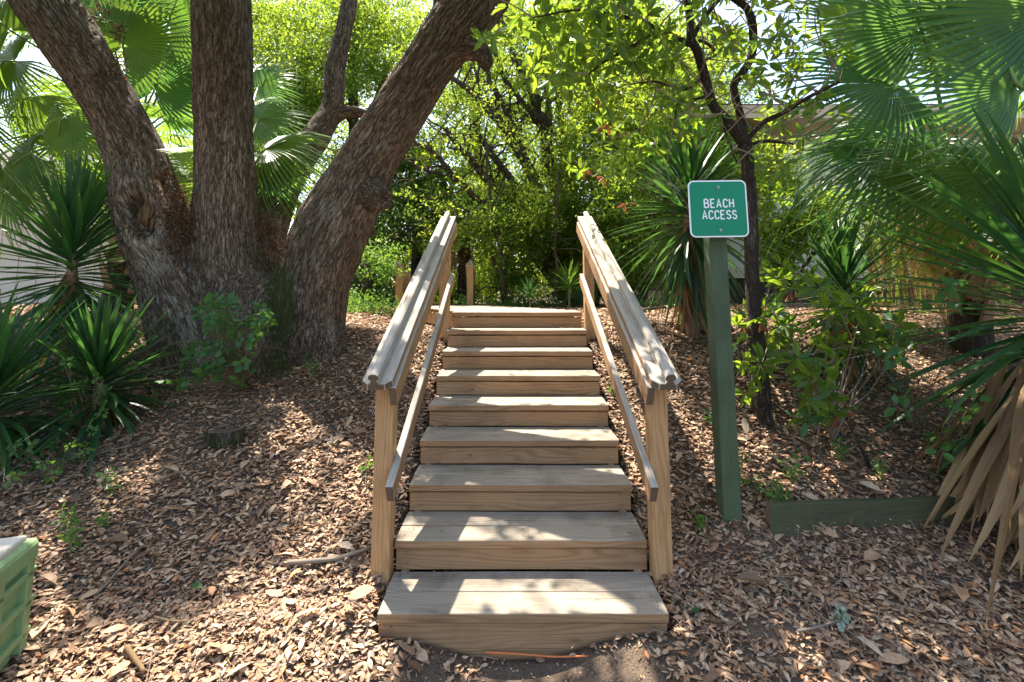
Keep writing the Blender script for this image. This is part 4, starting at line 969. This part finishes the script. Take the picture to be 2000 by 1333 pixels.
# ------------------------------------------------------------------ fan palms
def fan_mesh(R_, nseg, span, mat, name='frond', cup=.15, droop=.25, split=.5, tipdroop=.5, wid=1.0):
    V, Q, T = [], [], []; rows = np.array([.03, .2, .38, split, split+.15, .82, .93, 1.0]); n0 = 0
    for s_ in range(nseg):
        f = (s_+.5)/nseg*2-1; phi = math.radians(span/2)*f; L = R_*(1-.28*abs(f)**2.5)*random.uniform(.9,1.05); dphi = math.radians(span)/nseg
        dx, dy = math.sin(phi), math.cos(phi); px_, py_ = math.cos(phi), -math.sin(phi); td = tipdroop*random.uniform(.4,1.3); sw = random.uniform(-.05,.05)
        if random.random() < .10: td *= 3
        for i, t_ in enumerate(rows):
            r = L*t_; w = r*math.tan(dphi/2)*1.02 if t_ <= split else L*split*math.tan(dphi/2)*max(.05, ((1-t_)/(1-split)))**.8*1.0
            w = max(w*wid, .0012); fold = w*.75
            z = cup*R_*abs(f)**1.5*t_ - droop*R_*t_**2 - (td*R_*(t_-split)**2*1.6 if t_ > split else 0)
            pull = 1 - (.18*td*(t_-split) if t_ > split else 0)
            c_ = np.array([dx*r*pull + sw*R_*(max(0, t_-split))**1.5, dy*r*pull, z]); P_ = np.array([px_, py_, 0])
            V += [c_-P_*w, c_+np.array([0,0,fold]), c_+P_*w]
        for i in range(len(rows)-1): a = n0+i*3; Q += [(a, a+1, a+4, a+3), (a+1, a+2, a+5, a+4)]
        n0 += len(rows)*3
    return mesh(name, V, Q, None, [mat])
def frame3(o, y, z):
    y = Vector(y).normalized(); z = Vector(z); x = y.cross(z).normalized(); z = x.cross(y); m = Matrix.Identity(4)
    for i in range(3): m[i][0], m[i][1], m[i][2], m[i][3] = x[i], y[i], z[i], o[i]
    return m
FV = {}
def fans(mat, dry=False):
    if mat not in FV: FV[mat] = [fan_mesh(1.0, n_, sp_, M[mat], 'dead_frond' if dry else 'frond', cu, dr_, spl, td, wd) for n_, sp_, cu, dr_, spl, td, wd in
        (((52, 265, .10, .12, .45, .35, 1), (50, 280, .2, .2, .5, .6, 1), (46, 240, .05, .3, .42, .9, 1), (54, 300, .05, .05, .5, .25, 1)) if not dry else ((36, 90, .3, .45, .3, .6, .8), (34, 120, .5, .5, .3, .8, .8)))]
    return FV[mat]
def add_frond(t, c0, crown, hub, y, z, R_, mat, k=None, dry=False, pr=.011):
    fs = fans(mat, dry); me = fs[k if k is not None else random.randrange(len(fs))]
    m = frame3(np.array(hub)-c0, y, z) @ Matrix.Diagonal((R_, R_, R_, 1)); f = link('dead_frond' if dry else 'frond', me, t, mat=m)
    a = np.array(crown); h_ = np.array(hub); mid = (a+h_)/2+np.array([0,0,.12*np.linalg.norm(h_-a)]); pts = spline([a, mid, h_, h_+np.array(y)/np.linalg.norm(y)*R_*.25], 10)
    mi_ = m.inverted(); loc_ = [tuple(mi_ @ Vector(q-c0)) for q in pts]
    V, q, tt = tube(loc_, np.linspace(pr*1.5, pr*.6, 10)/R_, 6); link('petiole', mesh('petiole', V, q, tt, [M['drypet' if dry else 'petiole']], smooth=True), f)
    return f
def palm(lb, base, crown, keyf, autof, R_, mat, trunk_r=.14, boots=0, dead=0, cat='palm', group='fan palms', azr=(0,360), pl=1.0, autoel=(-35,75), cull=None, name='fan_palm'):
    base = np.array(base, float); crown = np.array(crown, float); t = empty(name, tuple(base), lb, cat, group); c0 = base
    b = MB(); b.tube(spline([[0,0,-.1], (crown-base)*.5+[.03,0,0], crown-base], 12), np.linspace(trunk_r*1.05, trunk_r*.9, 12), 12, lump=.06); link('trunk', b.mesh('trunk', [M['bark']], True), t)
    bm_ = MB(); bm_.add([(-.05,0,0),(.05,0,0),(.05,.03,0),(-.05,.03,0),(-.022,.09,.26),(.022,.09,.26),(.022,.11,.25),(-.022,.11,.25)], [(0,1,5,4),(1,2,6,5),(2,3,7,6),(3,0,4,7),(4,5,6,7)])
    bmesh_ = bm_.mesh('leaf_base', [M['boot']])
    for i in range(boots):
        a = i*2.4; zf = .1+.88*i/boots; c_ = (crown-base)*zf
        link('leaf_base', bmesh_, t, mat=Matrix.Translation(c_+np.array([math.cos(a), math.sin(a), 0])*trunk_r*.8) @ Matrix.Rotation(a-math.pi/2, 4, 'Z') @ Matrix.Rotation(random.uniform(-.2,.2), 4, 'X') @ Matrix.Rotation(random.uniform(-.35,.35), 4, 'Y'))
    for kf in keyf: add_frond(t, c0, crown, *kf[:3], kf[3], mat if len(kf) < 6 else kf[5], kf[4])
    for i in range(autof):
        a = math.radians(azr[0]+(i*137.5 % 360)/360*(azr[1]-azr[0])); e_ = math.radians(autoel[0]+(autoel[1]-autoel[0])*(i+.5)/autof)
        d_ = np.array([math.cos(e_)*math.cos(a), math.cos(e_)*math.sin(a), math.sin(e_)]); hub = crown+d_*pl*random.uniform(.85,1.1)
        y_ = nrm(d_+np.array([0,0,-.45])); z_ = nrm(np.array([0,0,1.])+d_*.4+rng.normal(size=3)*.15)
        if cull is not None and cull(hub): continue
        add_frond(t, c0, crown, hub, y_, z_, R_*random.uniform(.85,1.1), mat)
    for i in range(dead):
        a = math.radians(random.uniform(0, 360)); hub = crown+np.array([math.cos(a)*.22, math.sin(a)*.22, -.25-random.random()*.3]); add_frond(t, c0, crown, hub, nrm([math.cos(a)*.18, math.sin(a)*.18, -1]), [math.cos(a), math.sin(a), .2], R_*random.uniform(.8,1.1), 'drypalm', dry=True)
    return t
# frond orientation given as image direction of the middle segment (du, dv) and facing vector
def kf(u, v, d, du, dv, face, R_, k=None, mat=None, dep=0.0):
    y = nrm([du, dep, -dv]); return (at(u, v, d), y, np.array(face, float), R_, k) + ((mat,) if mat else ())
# right cluster
cr = at(1860, 330, 4.0); gb = (cr[0], cr[1], float(ground(cr[0], cr[1])))
palm('fan palm right of the signboard with wide grey-green fronds and hanging dry thatch', gb, cr, [
  kf(1745,165,3.1,-1,-.25,(.1,-1,.45),.86,0,'palmblue'), kf(1725,300,3.3,-1,.05,(-.1,-.8,.8),.80,2,'palmblue'), kf(1800,60,3.0,-.3,-1,(-.2,-1,.2),.80,1,'palmblue'),
  kf(1770,260,3.3,-.5,.9,(.1,-1,.5),.75,2,'palmblue'), kf(1850,330,3.0,-.6,.8,(0,-1,.3),.72,2,'palm'), kf(1900,120,3.4,.3,-1,(0,-1,.1),.85,1,'palm'),
  kf(1690,60,4.4,-.8,-.6,(.1,-1,.4),.9,3,'palm'), kf(1930,360,3.3,.2,1,(0,-1,.3),.75,2,'palm')], 7, .85, 'palm', boots=34, dead=12, pl=.75, autoel=(-40,60))
cr = at(2080, 230, 2.9); gb = (cr[0]+.1, cr[1]+.2, float(ground(cr[0]+.1, cr[1]+.2)))
palm('fan palm at the right edge with one huge round blue-green frond', gb, cr, [
  kf(1993,172,2.35,-.35,-1,(-.25,-1,.12),.62,3,'palmblue'), kf(2060,20,2.3,-.4,-1,(-.2,-1,.1),.8,3,'palmblue'), kf(1960,330,2.7,-.8,.6,(0,-1,.5),.62,2,'palm'), kf(1905,30,2.9,-.3,-1,(0,-1,0),.7,0,'palmblue')], 0, .8, 'palmblue', boots=16, dead=4)
cr = at(1840, 420, 6.0); gb = (cr[0], cr[1], float(ground(cr[0], cr[1])))
palm('fan palm standing behind the others at right, mostly dry hanging fronds', gb, cr, [], 9, .85, 'palm', boots=30, dead=9, pl=.7, autoel=(-30,60))
cr = at(1700, 400, 6.8); gb = (cr[0], cr[1], float(ground(cr[0], cr[1])))
# left cluster
cr = at(262, 300, 6.2); gb = (at(262, 300, 6.2)[0]-.05, cr[1], float(ground(cr[0], cr[1])))
palm('fan palm with red-brown leaf bases on its trunk, just left of the oak', gb, cr, [
  kf(128,228,4.3,-.2,.95,(-.2,-1,.35),.80,2,'palm'), kf(30,120,4.4,-.7,.5,(0,-1,.5),.85,0,'palm'), kf(20,60,4.2,-.6,-.6,(.2,-1,.2),.85,1,'palm'), kf(300,180,5.2,.15,-.9,(0,-1,.1),.95,1,'palmblue'),
  kf(330,40,5.2,.3,-1,(0,-1,0),1.0,3,'palm'), kf(200,30,5.0,-.3,-.9,(0,-1,.3),.95,1,'palmblue'), kf(60,300,4.6,-.8,.6,(0,-1,.5),.85,2,'palm'), kf(180,330,5,.0,1,(0,-1,.3),.85,2,'palm'), kf(250,330,5.6,.4,1,(0,-1,.2),.8,2,'palm'),
  kf(-20,230,4.6,-.8,.4,(0,-1,.5),.85,2,'palm'), kf(100,20,5.4,-.2,-1,(0,-1,.1),.95,3,'palm'),kf(240,90,4.9,.2,-.9,(.1,-1,.1),.9,3,'palm'),kf(350,130,5.4,.5,-.6,(0,-1,.2),.8,1,'palm'),kf(60,190,4.9,-.4,.9,(0,-1,.3),.8,2,'palm'),kf(130,390,4.8,-.5,.8,(0,-1,.5),.8,2,'palm'),kf(20,360,4.7,-.3,1,(0,-1,.4),.8,0,'palm')], 9, .9, 'palm', boots=46, dead=2, pl=.8, trunk_r=.17, autoel=(-30,60))
cr = at(470, 370, 4.9); gb = (cr[0], cr[1], float(ground(cr[0], cr[1])))
palm('small fan palm behind the oak, one bright frond showing between its right trunks', gb, cr, [
  kf(520,292,4.5,.9,-.42,(-.1,-.8,.9),.84,2,'palm'), kf(505,235,5.4,.6,-.1,(.1,-1,.4),.6,1,'palmblue'), kf(540,305,4.5,.8,.6,(0,-1,.3),.5,2,'palm'), kf(505,170,6.4,.5,-.6,(0,-1,.2),.6,1,'palmblue'), kf(515,330,4.5,.25,1,(0,-1,.3),.5,2,'palmblue')], 3, .6, 'palm', pl=.5, trunk_r=.1, autoel=(-20,40))
cr = at(905, 440, 9); gb = (cr[0], cr[1], float(ground(cr[0], cr[1])))
palm('distant fan palm with dry skirt behind the top of the left handrail', gb, cr, [], 12, .62, 'palm', boots=0, dead=7, pl=.45, trunk_r=.12)
cr = at(815, 360, 10); gb = (cr[0], cr[1], float(ground(cr[0], cr[1])))
palm('distant fan palm above the left handrail, right of the leaning oak trunk', gb, cr, [], 12, .8, 'palm', boots=0, dead=4, pl=.5, trunk_r=.12)
for (u_, v_, d_, lb) in ((1120, 560, 7.3, 'low fan palmetto glowing green beside the right handrail top'), (715, 590, 8.8, 'low fan palmetto in shade left of the landing')):
    c_ = at(u_, v_, d_); gb = (c_[0], c_[1], float(ground(c_[0], c_[1])))
    palm(lb, gb, (c_[0], c_[1], gb[2]+.15), [], 9, .42, 'palm', pl=.3, trunk_r=.05, autoel=(10,70), group=None, cat='palmetto', name='dwarf_palmetto')
# dry petiole strands and hanging fibres of the right palm
b = MB()
for i in range(34):
    u_, v_ = random.choice([(1835,110),(1905,150),(1760,250),(1720,420),(1800,430),(1900,420)]); p0 = at(u_+random.uniform(-40,40), v_+random.uniform(-60,20), random.uniform(2.9,3.6)); l_ = random.uniform(.25,.7)
    b.tube(spline([p0, p0+[random.uniform(-.08,.08),0,-l_*.4], p0+[random.uniform(-.12,.12),0,-l_*.75], p0+[random.uniform(-.1,.1),random.uniform(-.05,.05),-l_]], 9), .0022, 4, cap=False)
rp = [o for o in COL.objects if o.get('label', '').startswith('fan palm right of the signboard')][0]
b.V = [v-loc(rp) for v in b.V]; o = link('fibres', b.mesh('fibres', [M['drypet']]), rp); o['kind'] = 'stuff'
# brown thatch curtain below the right palms
b = MB()
for i in range(170):
    p0 = at(random.uniform(1690,1960), random.uniform(380,470), random.uniform(4.4,5.6)); l_ = random.uniform(.5,1.3); p1 = p0+[random.uniform(-.12,.12), 0, -l_]; w_ = np.array([random.uniform(.008,.018), random.uniform(-.01,.01), 0])
    mid = (p0+p1)/2+np.array([random.uniform(-.04,.04), random.uniform(-.04,.04), 0]); zs = []
    for q_ in (p0, mid, p1): q_[2] = max(q_[2], ground(q_[0], q_[1])+.02)
    b.add([p0-w_, p0+w_, mid-w_*.8, mid+w_*.8, p1-w_*.1, p1+w_*.1], [(0,1,3,2),(2,3,5,4)], rnd=random.random())
b.mq = [int(random.random() < .45) if i % 2 == 0 else 0 for i in range(len(b.mq))]; b.mq = [b.mq[i-i % 2] for i in range(len(b.mq))]
b.V = [v-loc(rp) for v in b.V]; o = link('thatch', b.mesh('thatch', [M['drypalm'], M['palm']]), rp); o['kind'] = 'stuff'

# ------------------------------------------------------------------ vines, weeds and seedlings
sapling('leafy_vine', 'leafy green vine climbing the foot of the oak', 'vine', (470, 760), [(425,620,-.25,45,36,30),(465,650,-.25,60,30,30),(410,690,-.3,50,36,22),(380,735,-.3,60,22,16),(470,720,-.35,40,30,12),(500,625,-.2,30,24,10)], .055, .045, 5, 0, M['vineleaf'], stemr=.003)
sapling('leafy_bush', 'small-leaved bright bush before the low yuccas at left', 'bush', (160, 850), [(150,735,-.1,40,40,16),(150,810,-.15,40,50,16),(170,770,-.1,50,50,12)], .032, .018, 9, 0, M['weed'], stemr=.003)
sapling('leafy_bush', 'low green weeds in the shade below the left yuccas', 'bush', (90, 930), [(100,880,-.1,90,30,16),(60,920,-.1,60,25,8)], .04, .022, 7, 0, M['weed'], stemr=.002)
sapling('hanging_vine', 'round-leaved vine dangling in front of the right yucca blades', 'vine', (1800, 850), [(1760,670,-.6,14,40,5),(1745,700,-.6,22,20,4),(1755,780,-.6,14,22,4),(1820,590,-.7,50,22,5),(1850,560,-.7,30,20,4),(1740,620,-.6,30,16,3)], .07, .055, 2, 0, M['vineleaf'], stemr=.0018)
sapling('leafy_vine', 'bright green vine at the foot of the right yucca', 'vine', (1835, 905), [(1840,870,-.1,40,25,8),(1890,790,-.3,30,50,7)], .06, .045, 3, 0, M['weed'], stemr=.002)
sd = [(137,1085,.9,'small green sprig in litter right of the utility box'),(130,1040,.8,'small green sprig in litter above the utility box corner'),(212,970,.9,'green tuft beside the bare branch at left'),(205,1030,.5,'tiny sprout among litter at left'),
      (607,745,1.3,'upright green seedling below the oak roots'),(690,600,1,'pale seedling by the right oak root'),(1545,950,1.1,'broad-leaved seedling just behind the edging timber'),(1500,990,1.2,'seedling at the left end of the edging timber'),
      (1435,955,1.2,'spindly seedling against the signpost base'),(1530,1010,.9,'sprout leaning on the edging timber'),(1725,945,1,'lobed-leaf seedling behind the edging timber'),(1370,1040,.6,'tiny plant below the signpost'),(715,930,.7,'tiny weed beside the left handrail post'),
      (1195,775,.9,'thin weed beside the fifth step at right'),(1385,830,.7,'small weed between the handrail and the signpost'),(640,590,.8,'seedling left of the handrail on the crest'),(1640,900,.7,'pair of leaves in litter behind the timber'),(1640,1225,.5,'pale lichen-like sprig lying in litter at lower right'),
      (300,800,.8,'weed left of the timber stub'),(560,730,.7,'low sprout below the mossy trunk')]
for (u_, v_, s_, lb) in sd:
    p = atg(u_, v_); t = empty('seedling', tuple(p), lb, 'seedling', 'little seedlings in the leaf litter'); b = MB(); C = []
    for j in range(3):
        e_ = np.array([random.uniform(-.05,.05), random.uniform(-.04,.04), random.uniform(.05,.15)])*s_; b.tube(spline([[0,0,-.01], e_*.5+[.01,0,.01], e_], 5), .0016, 4); 
        for f_ in (.5,.75,1): C.append(p+e_*f_)
    link('stem', b.mesh('stem', [M['petiole']]), t); whorls(C, 3, .04*s_**.5, .02, M['weed'] if 'lichen' not in lb else M['lichen'], 'leaves', t, p)

# ------------------------------------------------------------------ houses
def bxm(name, c, d_, mat, parent, rot=0):
    b = MB(); b.box((0,0,0), d_); return link(name, b.mesh(name, [M[mat]]), parent, mat=Matrix.Translation(c) @ Matrix.Rotation(rot, 4, 'Z'))
hp = at(120, 615, 10.0); hs = empty('beige_house', (hp[0], hp[1], hp[2]), 'beige house wall with vertical siding behind the left palms and yuccas', 'house')
wd_ = .41; x0 = at(262, 500, 10)[0]
for i in range(17):
    x_ = x0 - hp[0] - wd_*(i+.5); bxm('siding_board', (x_, 0, 1.55), (wd_-.012, .03, 3.1), 'wallbeige', hs); bxm('batten', (x_-wd_/2, -.022, 1.55), (.022, .016, 3.1), 'wallbeige', hs)
bxm('wall', (x0-hp[0]-3.6, 2.53, 1.5), (7.2, 5.0, 3.0), 'wallbeige', hs); bxm('foundation', (x0-hp[0]-3.6, 2.5, -.6), (7.0, 4.9, 1.19), 'dark', hs)
bxm('corner_trim', (x0-hp[0]+.03, .0, 1.55), (.06, .12, 3.1), 'trim', hs)
b = MB(); b.add([(-7.7,-.6,3.05),(.5,-.6,3.05),(.5,5.6,3.05),(-7.7,5.6,3.05),(-6.4,2.5,4.3),(-.9,2.5,4.3)], [(0,1,5,4),(2,3,4,5)], [(1,2,5),(3,0,4)]); b.V[0] = b.V[0]+np.array([x0-hp[0],0,0]); link('roof', b.mesh('roof', [M['roof']]), hs)
bxm('eave_board', (x0-hp[0]-3.6, -.6, 3.02), (8.2, .03, .16), 'trim', hs)
hp = at(1440, 535, 9.5); hs = empty('pale_green_house', (hp[0], hp[1], hp[2]), 'pale green house with tan eaves on a dark crawl space behind the sign', 'house')
x0 = at(1300, 500, 9.5)[0]-hp[0]; top = at(1500, 262, 9.5)[2]-hp[2]; k_ = 0
for i in range(26):
    x_ = x0 + wd_*(i+.5); bxm('siding_board', (x_, 0, top/2), (wd_-.014, .03, top), 'wallgreen', hs)
bxm('wall', (x0+5.3, 2.53, top/2), (10.6, 5.0, top-.05), 'wallgreen', hs); bxm('foundation', (x0+5.3, 2.3, -.5), (10.4, 4.6, 1.0), 'dark', hs); bxm('sill_board', (x0+5.3, -.03, .02), (10.7, .06, .22), 'trim', hs)  # solid dark box stands in for the shade of the open crawl space
bxm('belt_board', (x0+5.3, -.025, top*.66), (10.7, .03, .12), 'trim', hs); bxm('soffit', (x0+5.3, -.3, top+.03), (11.2, 1.1, .04), 'fascia', hs); bxm('fascia_board', (x0+5.3, -.86, top+.14), (11.3, .035, .26), 'fascia', hs)
b = MB(); b.add([(x0-.4,-.9,top+.28),(x0+11,-.9,top+.28),(x0+11,5.7,top+.28),(x0-.4,5.7,top+.28),(x0+1,2.4,top+1.0),(x0+9.6,2.4,top+1.0)], [(0,1,5,4),(2,3,4,5)], [(1,2,5),(3,0,4)]); link('roof', b.mesh('roof', [M['roof']]), hs)

# ------------------------------------------------------------------ leaf litter
def litter_pts(n, dmax, dmin=1.6):
    d = dmin*(dmax/dmin)**rng.random(n); a = rng.uniform(-1.22, 1.22, n); X = CX + d*np.tan(a); Y = -CD+d; return X, Y, d
def litter_ok(X, Y):
    st = (np.abs(X) < .625) & (Y > -.012) & (Y < 2.46); deck = (Y > 2.2) & (Y < 4.5) & (X < np.interp(Y, [2.3,2.85,4.5], [.66,.62,-.33])) & (X > np.interp(Y, [2.3,2.62,3.45,4.5], [-.64,-.66,-1.03,-1.56]))
    u, v, d = proj(np.stack([X, Y, ground(X, Y)], -1)); keep = rng.random(len(X))
    nzv = fbm(np.stack([X*3, Y*3, X*0+9], -1), 3)
    bare = np.maximum(np.exp(-(((X-.05)/.95)**2+((Y+.2)/.34)**2)**1.5), np.exp(-(((X-.92)/.30)**2+((Y+.14)/.22)**2)**1.5)*.6)
    far = sstep(9, 22, d)*.4
    return ~st & ~deck & (keep > bare*1.12*(nzv*1.4+.38)) & (keep > far)
def scatter(n, dmax, L0, L1, name, lb, zoff, up=1.9, dmin=1.6, mat='litter', growf=0):
    X, Y, d = litter_pts(n, dmax, dmin); k_ = litter_ok(X, Y); X, Y, d = X[k_], Y[k_], d[k_]; n_ = len(X)
    P = np.stack([X, Y, ground(X, Y)+rng.uniform(0, zoff, n_)], -1); L = rng.uniform(L0, L1, n_)*(1+growf*np.maximum(0, d-3))
    Nn = nrm(rng.normal(size=(n_, 3))*.33+np.array([0,0,1.])); A = rng.normal(size=(n_, 3)); A[:, 2] *= .2
    r = rng.random(n_); o = link(name, cloud_mesh(name, P-A/np.linalg.norm(A,axis=1,keepdims=True)*L[:,None]*.5, A, Nn, L, L*rng.uniform(.30,.46,n_), T_LITTER, M[mat], rnd=r, curl=rng.normal(size=n_)*1.2))
    return tag(o, lb, 'leaf litter', kind='stuff')
scatter(175000, 5.2, .020, .050, 'leaf_litter', 'brown oak leaf litter covering the slope on both sides of the stairs', .020, growf=.05)
T_FULL = T_LITTER; T_LITTER = T_DIA
scatter(85000, 16, .04, .075, 'leaf_litter', 'distant brown leaf litter on the flat ground behind the plants', .022, growf=.05, dmin=5)
T_LITTER = T_FULL
scatter(3000, 9, .07, .115, 'leaf_litter', 'larger brown magnolia leaves strewn over the litter', .03)
X, Y, d = litter_pts(2600, 7); k_ = litter_ok(X, Y); X, Y = X[k_], Y[k_]; b = MB()
for x_, y_ in zip(X, Y):
    a_ = rng.random()*6.28; l_ = rng.uniform(.03,.16); p_ = np.array([x_, y_, float(ground(x_, y_))+.022]); e_ = np.array([math.cos(a_)*l_, math.sin(a_)*l_, 0]); q_ = p_+e_; q_[2] = float(ground(q_[0], q_[1]))+.03
    b.tube([p_, (p_+q_)/2+[rng.normal()*.008, rng.normal()*.008, .006], q_], [.0022, .0018, .001], 4, cap=False)
tag(link('litter_twigs', b.mesh('litter_twigs', [M['twig']])), 'thin dry twigs scattered through the leaf litter', 'twigs', kind='stuff')
X, Y, d = litter_pts(26000, 4.5); dm = (np.abs(X) < 1.7) & (Y < .15); X, Y = X[dm], Y[dm]; st = ~((np.abs(X) < .62) & (Y > -.01)); X, Y = X[st], Y[st]; n_ = len(X)
L = rng.uniform(.004, .018, n_); tag(link('soil_crumbs', cloud_mesh('soil_crumbs', np.stack([X, Y, ground(X, Y)+.002], -1), rdir(n_, 0, .3), nrm(rng.normal(size=(n_,3))+[0,0,1]), L, L*.5, T_DIA, M['litter'], rnd=rng.random(n_)**2)), 'crumbs of leaf and bark on the bare soil before the bottom step', 'leaf crumbs', kind='stuff')
# a few leaves and crumbs on the treads
nt_ = 420; X = np.where(rng.random(nt_) < .6, np.sign(rng.normal(size=nt_))*(.59-np.abs(rng.normal(size=nt_))*.09), rng.uniform(-.58, .58, nt_)); i_ = rng.integers(0, 8, nt_); Y = i_*R+np.where(rng.random(nt_) < .7, .294-np.abs(rng.normal(size=nt_))*.03, rng.uniform(.03,.28,nt_)); X = np.clip(X, -.6, .6); Y = np.clip(Y, i_*R+.01, i_*R+.295); L = rng.uniform(.004,.018,nt_)
tag(link('tread_crumbs', cloud_mesh('tread_crumbs', np.stack([X, Y, i_*H+.003], -1), rdir(nt_, 0, .05), nrm(rng.normal(size=(nt_,3))*.2+[0,0,1]), L, L*.4, T_DIA, M['litter'], rnd=rng.random(nt_)*.5)), 'small dark specks of debris lying on the stair treads', 'debris', kind='stuff')
def oneleaf(lb, p, L, Wd, az_, mat, curl=.6, nm='fallen_leaf', gp=None):
    V, q, t, k_ = leafcloud(np.array([[0,0,.012]]), np.array([[math.cos(az_), math.sin(az_), .02]]), np.array([[.1,-.25,1.]]), np.array([L]), np.array([Wd]), T_OVAL, np.array([curl])); return tag(link(nm, mesh(nm, V, q, t, [mat], {'rnd': np.full(k_, random.random())}), loc=p), lb, 'leaf', gp)
oneleaf('single green fallen leaf on the brown litter at lower left', atg(370, 1162)+[0,0,.03], .075, .036, -.3, M['vineleaf'])
oneleaf('curled orange-brown leaf lying on the fourth tread at left', (-.52, 3*R+.235, 3*H+.003), .06, .03, .2, M['rustleaf'], 1.5)
oneleaf('pale grey-green fallen leaf on the bare soil at lower right', atg(1350, 1214)+[0,0,.02], .05, .026, .3, M['vineleaf'])
for (u_, v_, lb) in ((1690,1115,'large curled brown leaf in litter below the edging timber'),(1870,1165,'long brown leaf in litter under the dry skirt'),(60,1275,'bright orange-tan leaf at the lower left corner'),(250,1075,'broad pale dead leaf at left, right of the utility box'),(150,1000,'wide brown leaf in the litter above the utility box'),(1500,1160,'rusty leaf on the soil below the edging timber')):
    oneleaf(lb, atg(u_, v_)+[0,0,.03], .13, .06, random.uniform(0, 6.3), M['litter'], 1.0, gp=None)
def stick(lb, pts, r, mat='twig', nm='stick', side=(), cat='stick'):
    P = [atg(u_, v_)+[0,0,r+.02] for u_, v_ in pts]; p0 = P[0]; b = MB(); b.tube(spline([q_-p0 for q_ in P], 4*len(P)), np.linspace(r, r*.6, 4*len(P)), 7, lump=.15)
    for (i, dx, dy, dz) in side: q0 = P[i]-p0; b.tube(spline([q0, q0+np.array([dx, dy, dz])*.5+[0,0,.01], q0+np.array([dx, dy, dz])], 5), np.linspace(r*.5, r*.25, 5), 5)
    return tag(link(nm, b.mesh(nm, [M[mat]], True), loc=p0), lb, cat)
stick('pale fallen branch running to the foot of the left handrail post', [(560,1118),(620,1112),(665,1105),(725,1085)], .013, 'twig', 'fallen_branch', ((1,.05,.1,.02),), 'branch')
stick('thin bright orange stick on the soil before the bottom step', [(948,1289),(1010,1294),(1080,1297),(1148,1299)], .005, 'orange')
stick('bare forked grey branch lying at left below the bush', [(110,960),(150,932),(185,900),(250,880)], .007, 'twig', 'fallen_branch', ((1,.05,-.02,.08),(2,.1,.06,.04),(2,.08,-.05,.05),(3,-.05,.05,.08),(3,.08,.02,.02)), 'branch')
stick('straight tan stick lying diagonally on the litter at left', [(188,1175),(230,1130),(268,1085)], .006)
stick('dark rotten bark strip at the bottom edge left', [(245,1285),(262,1310),(280,1335)], .012, 'rot')
stick('pale thin twig lying on litter left of the stairs', [(300,1220),(335,1226),(375,1228)], .004, 'drypet')
stick('lichen-covered twig on the dark litter at lower right', [(1560,1250),(1600,1240),(1650,1225)], .006, 'twig', side=((2,.04,.03,.02),(1,.03,.04,.02)))
stick('leaning dark stick standing in litter behind the edging timber', [(1700,925),(1690,905),(1683,890)], .011, 'bark', side=((0,-.12,.06,.34),))
stick('fallen limb half buried behind the tall skirted yucca', [(1240,618),(1290,608),(1350,600)], .022, 'bark', 'fallen_branch', (), 'branch')
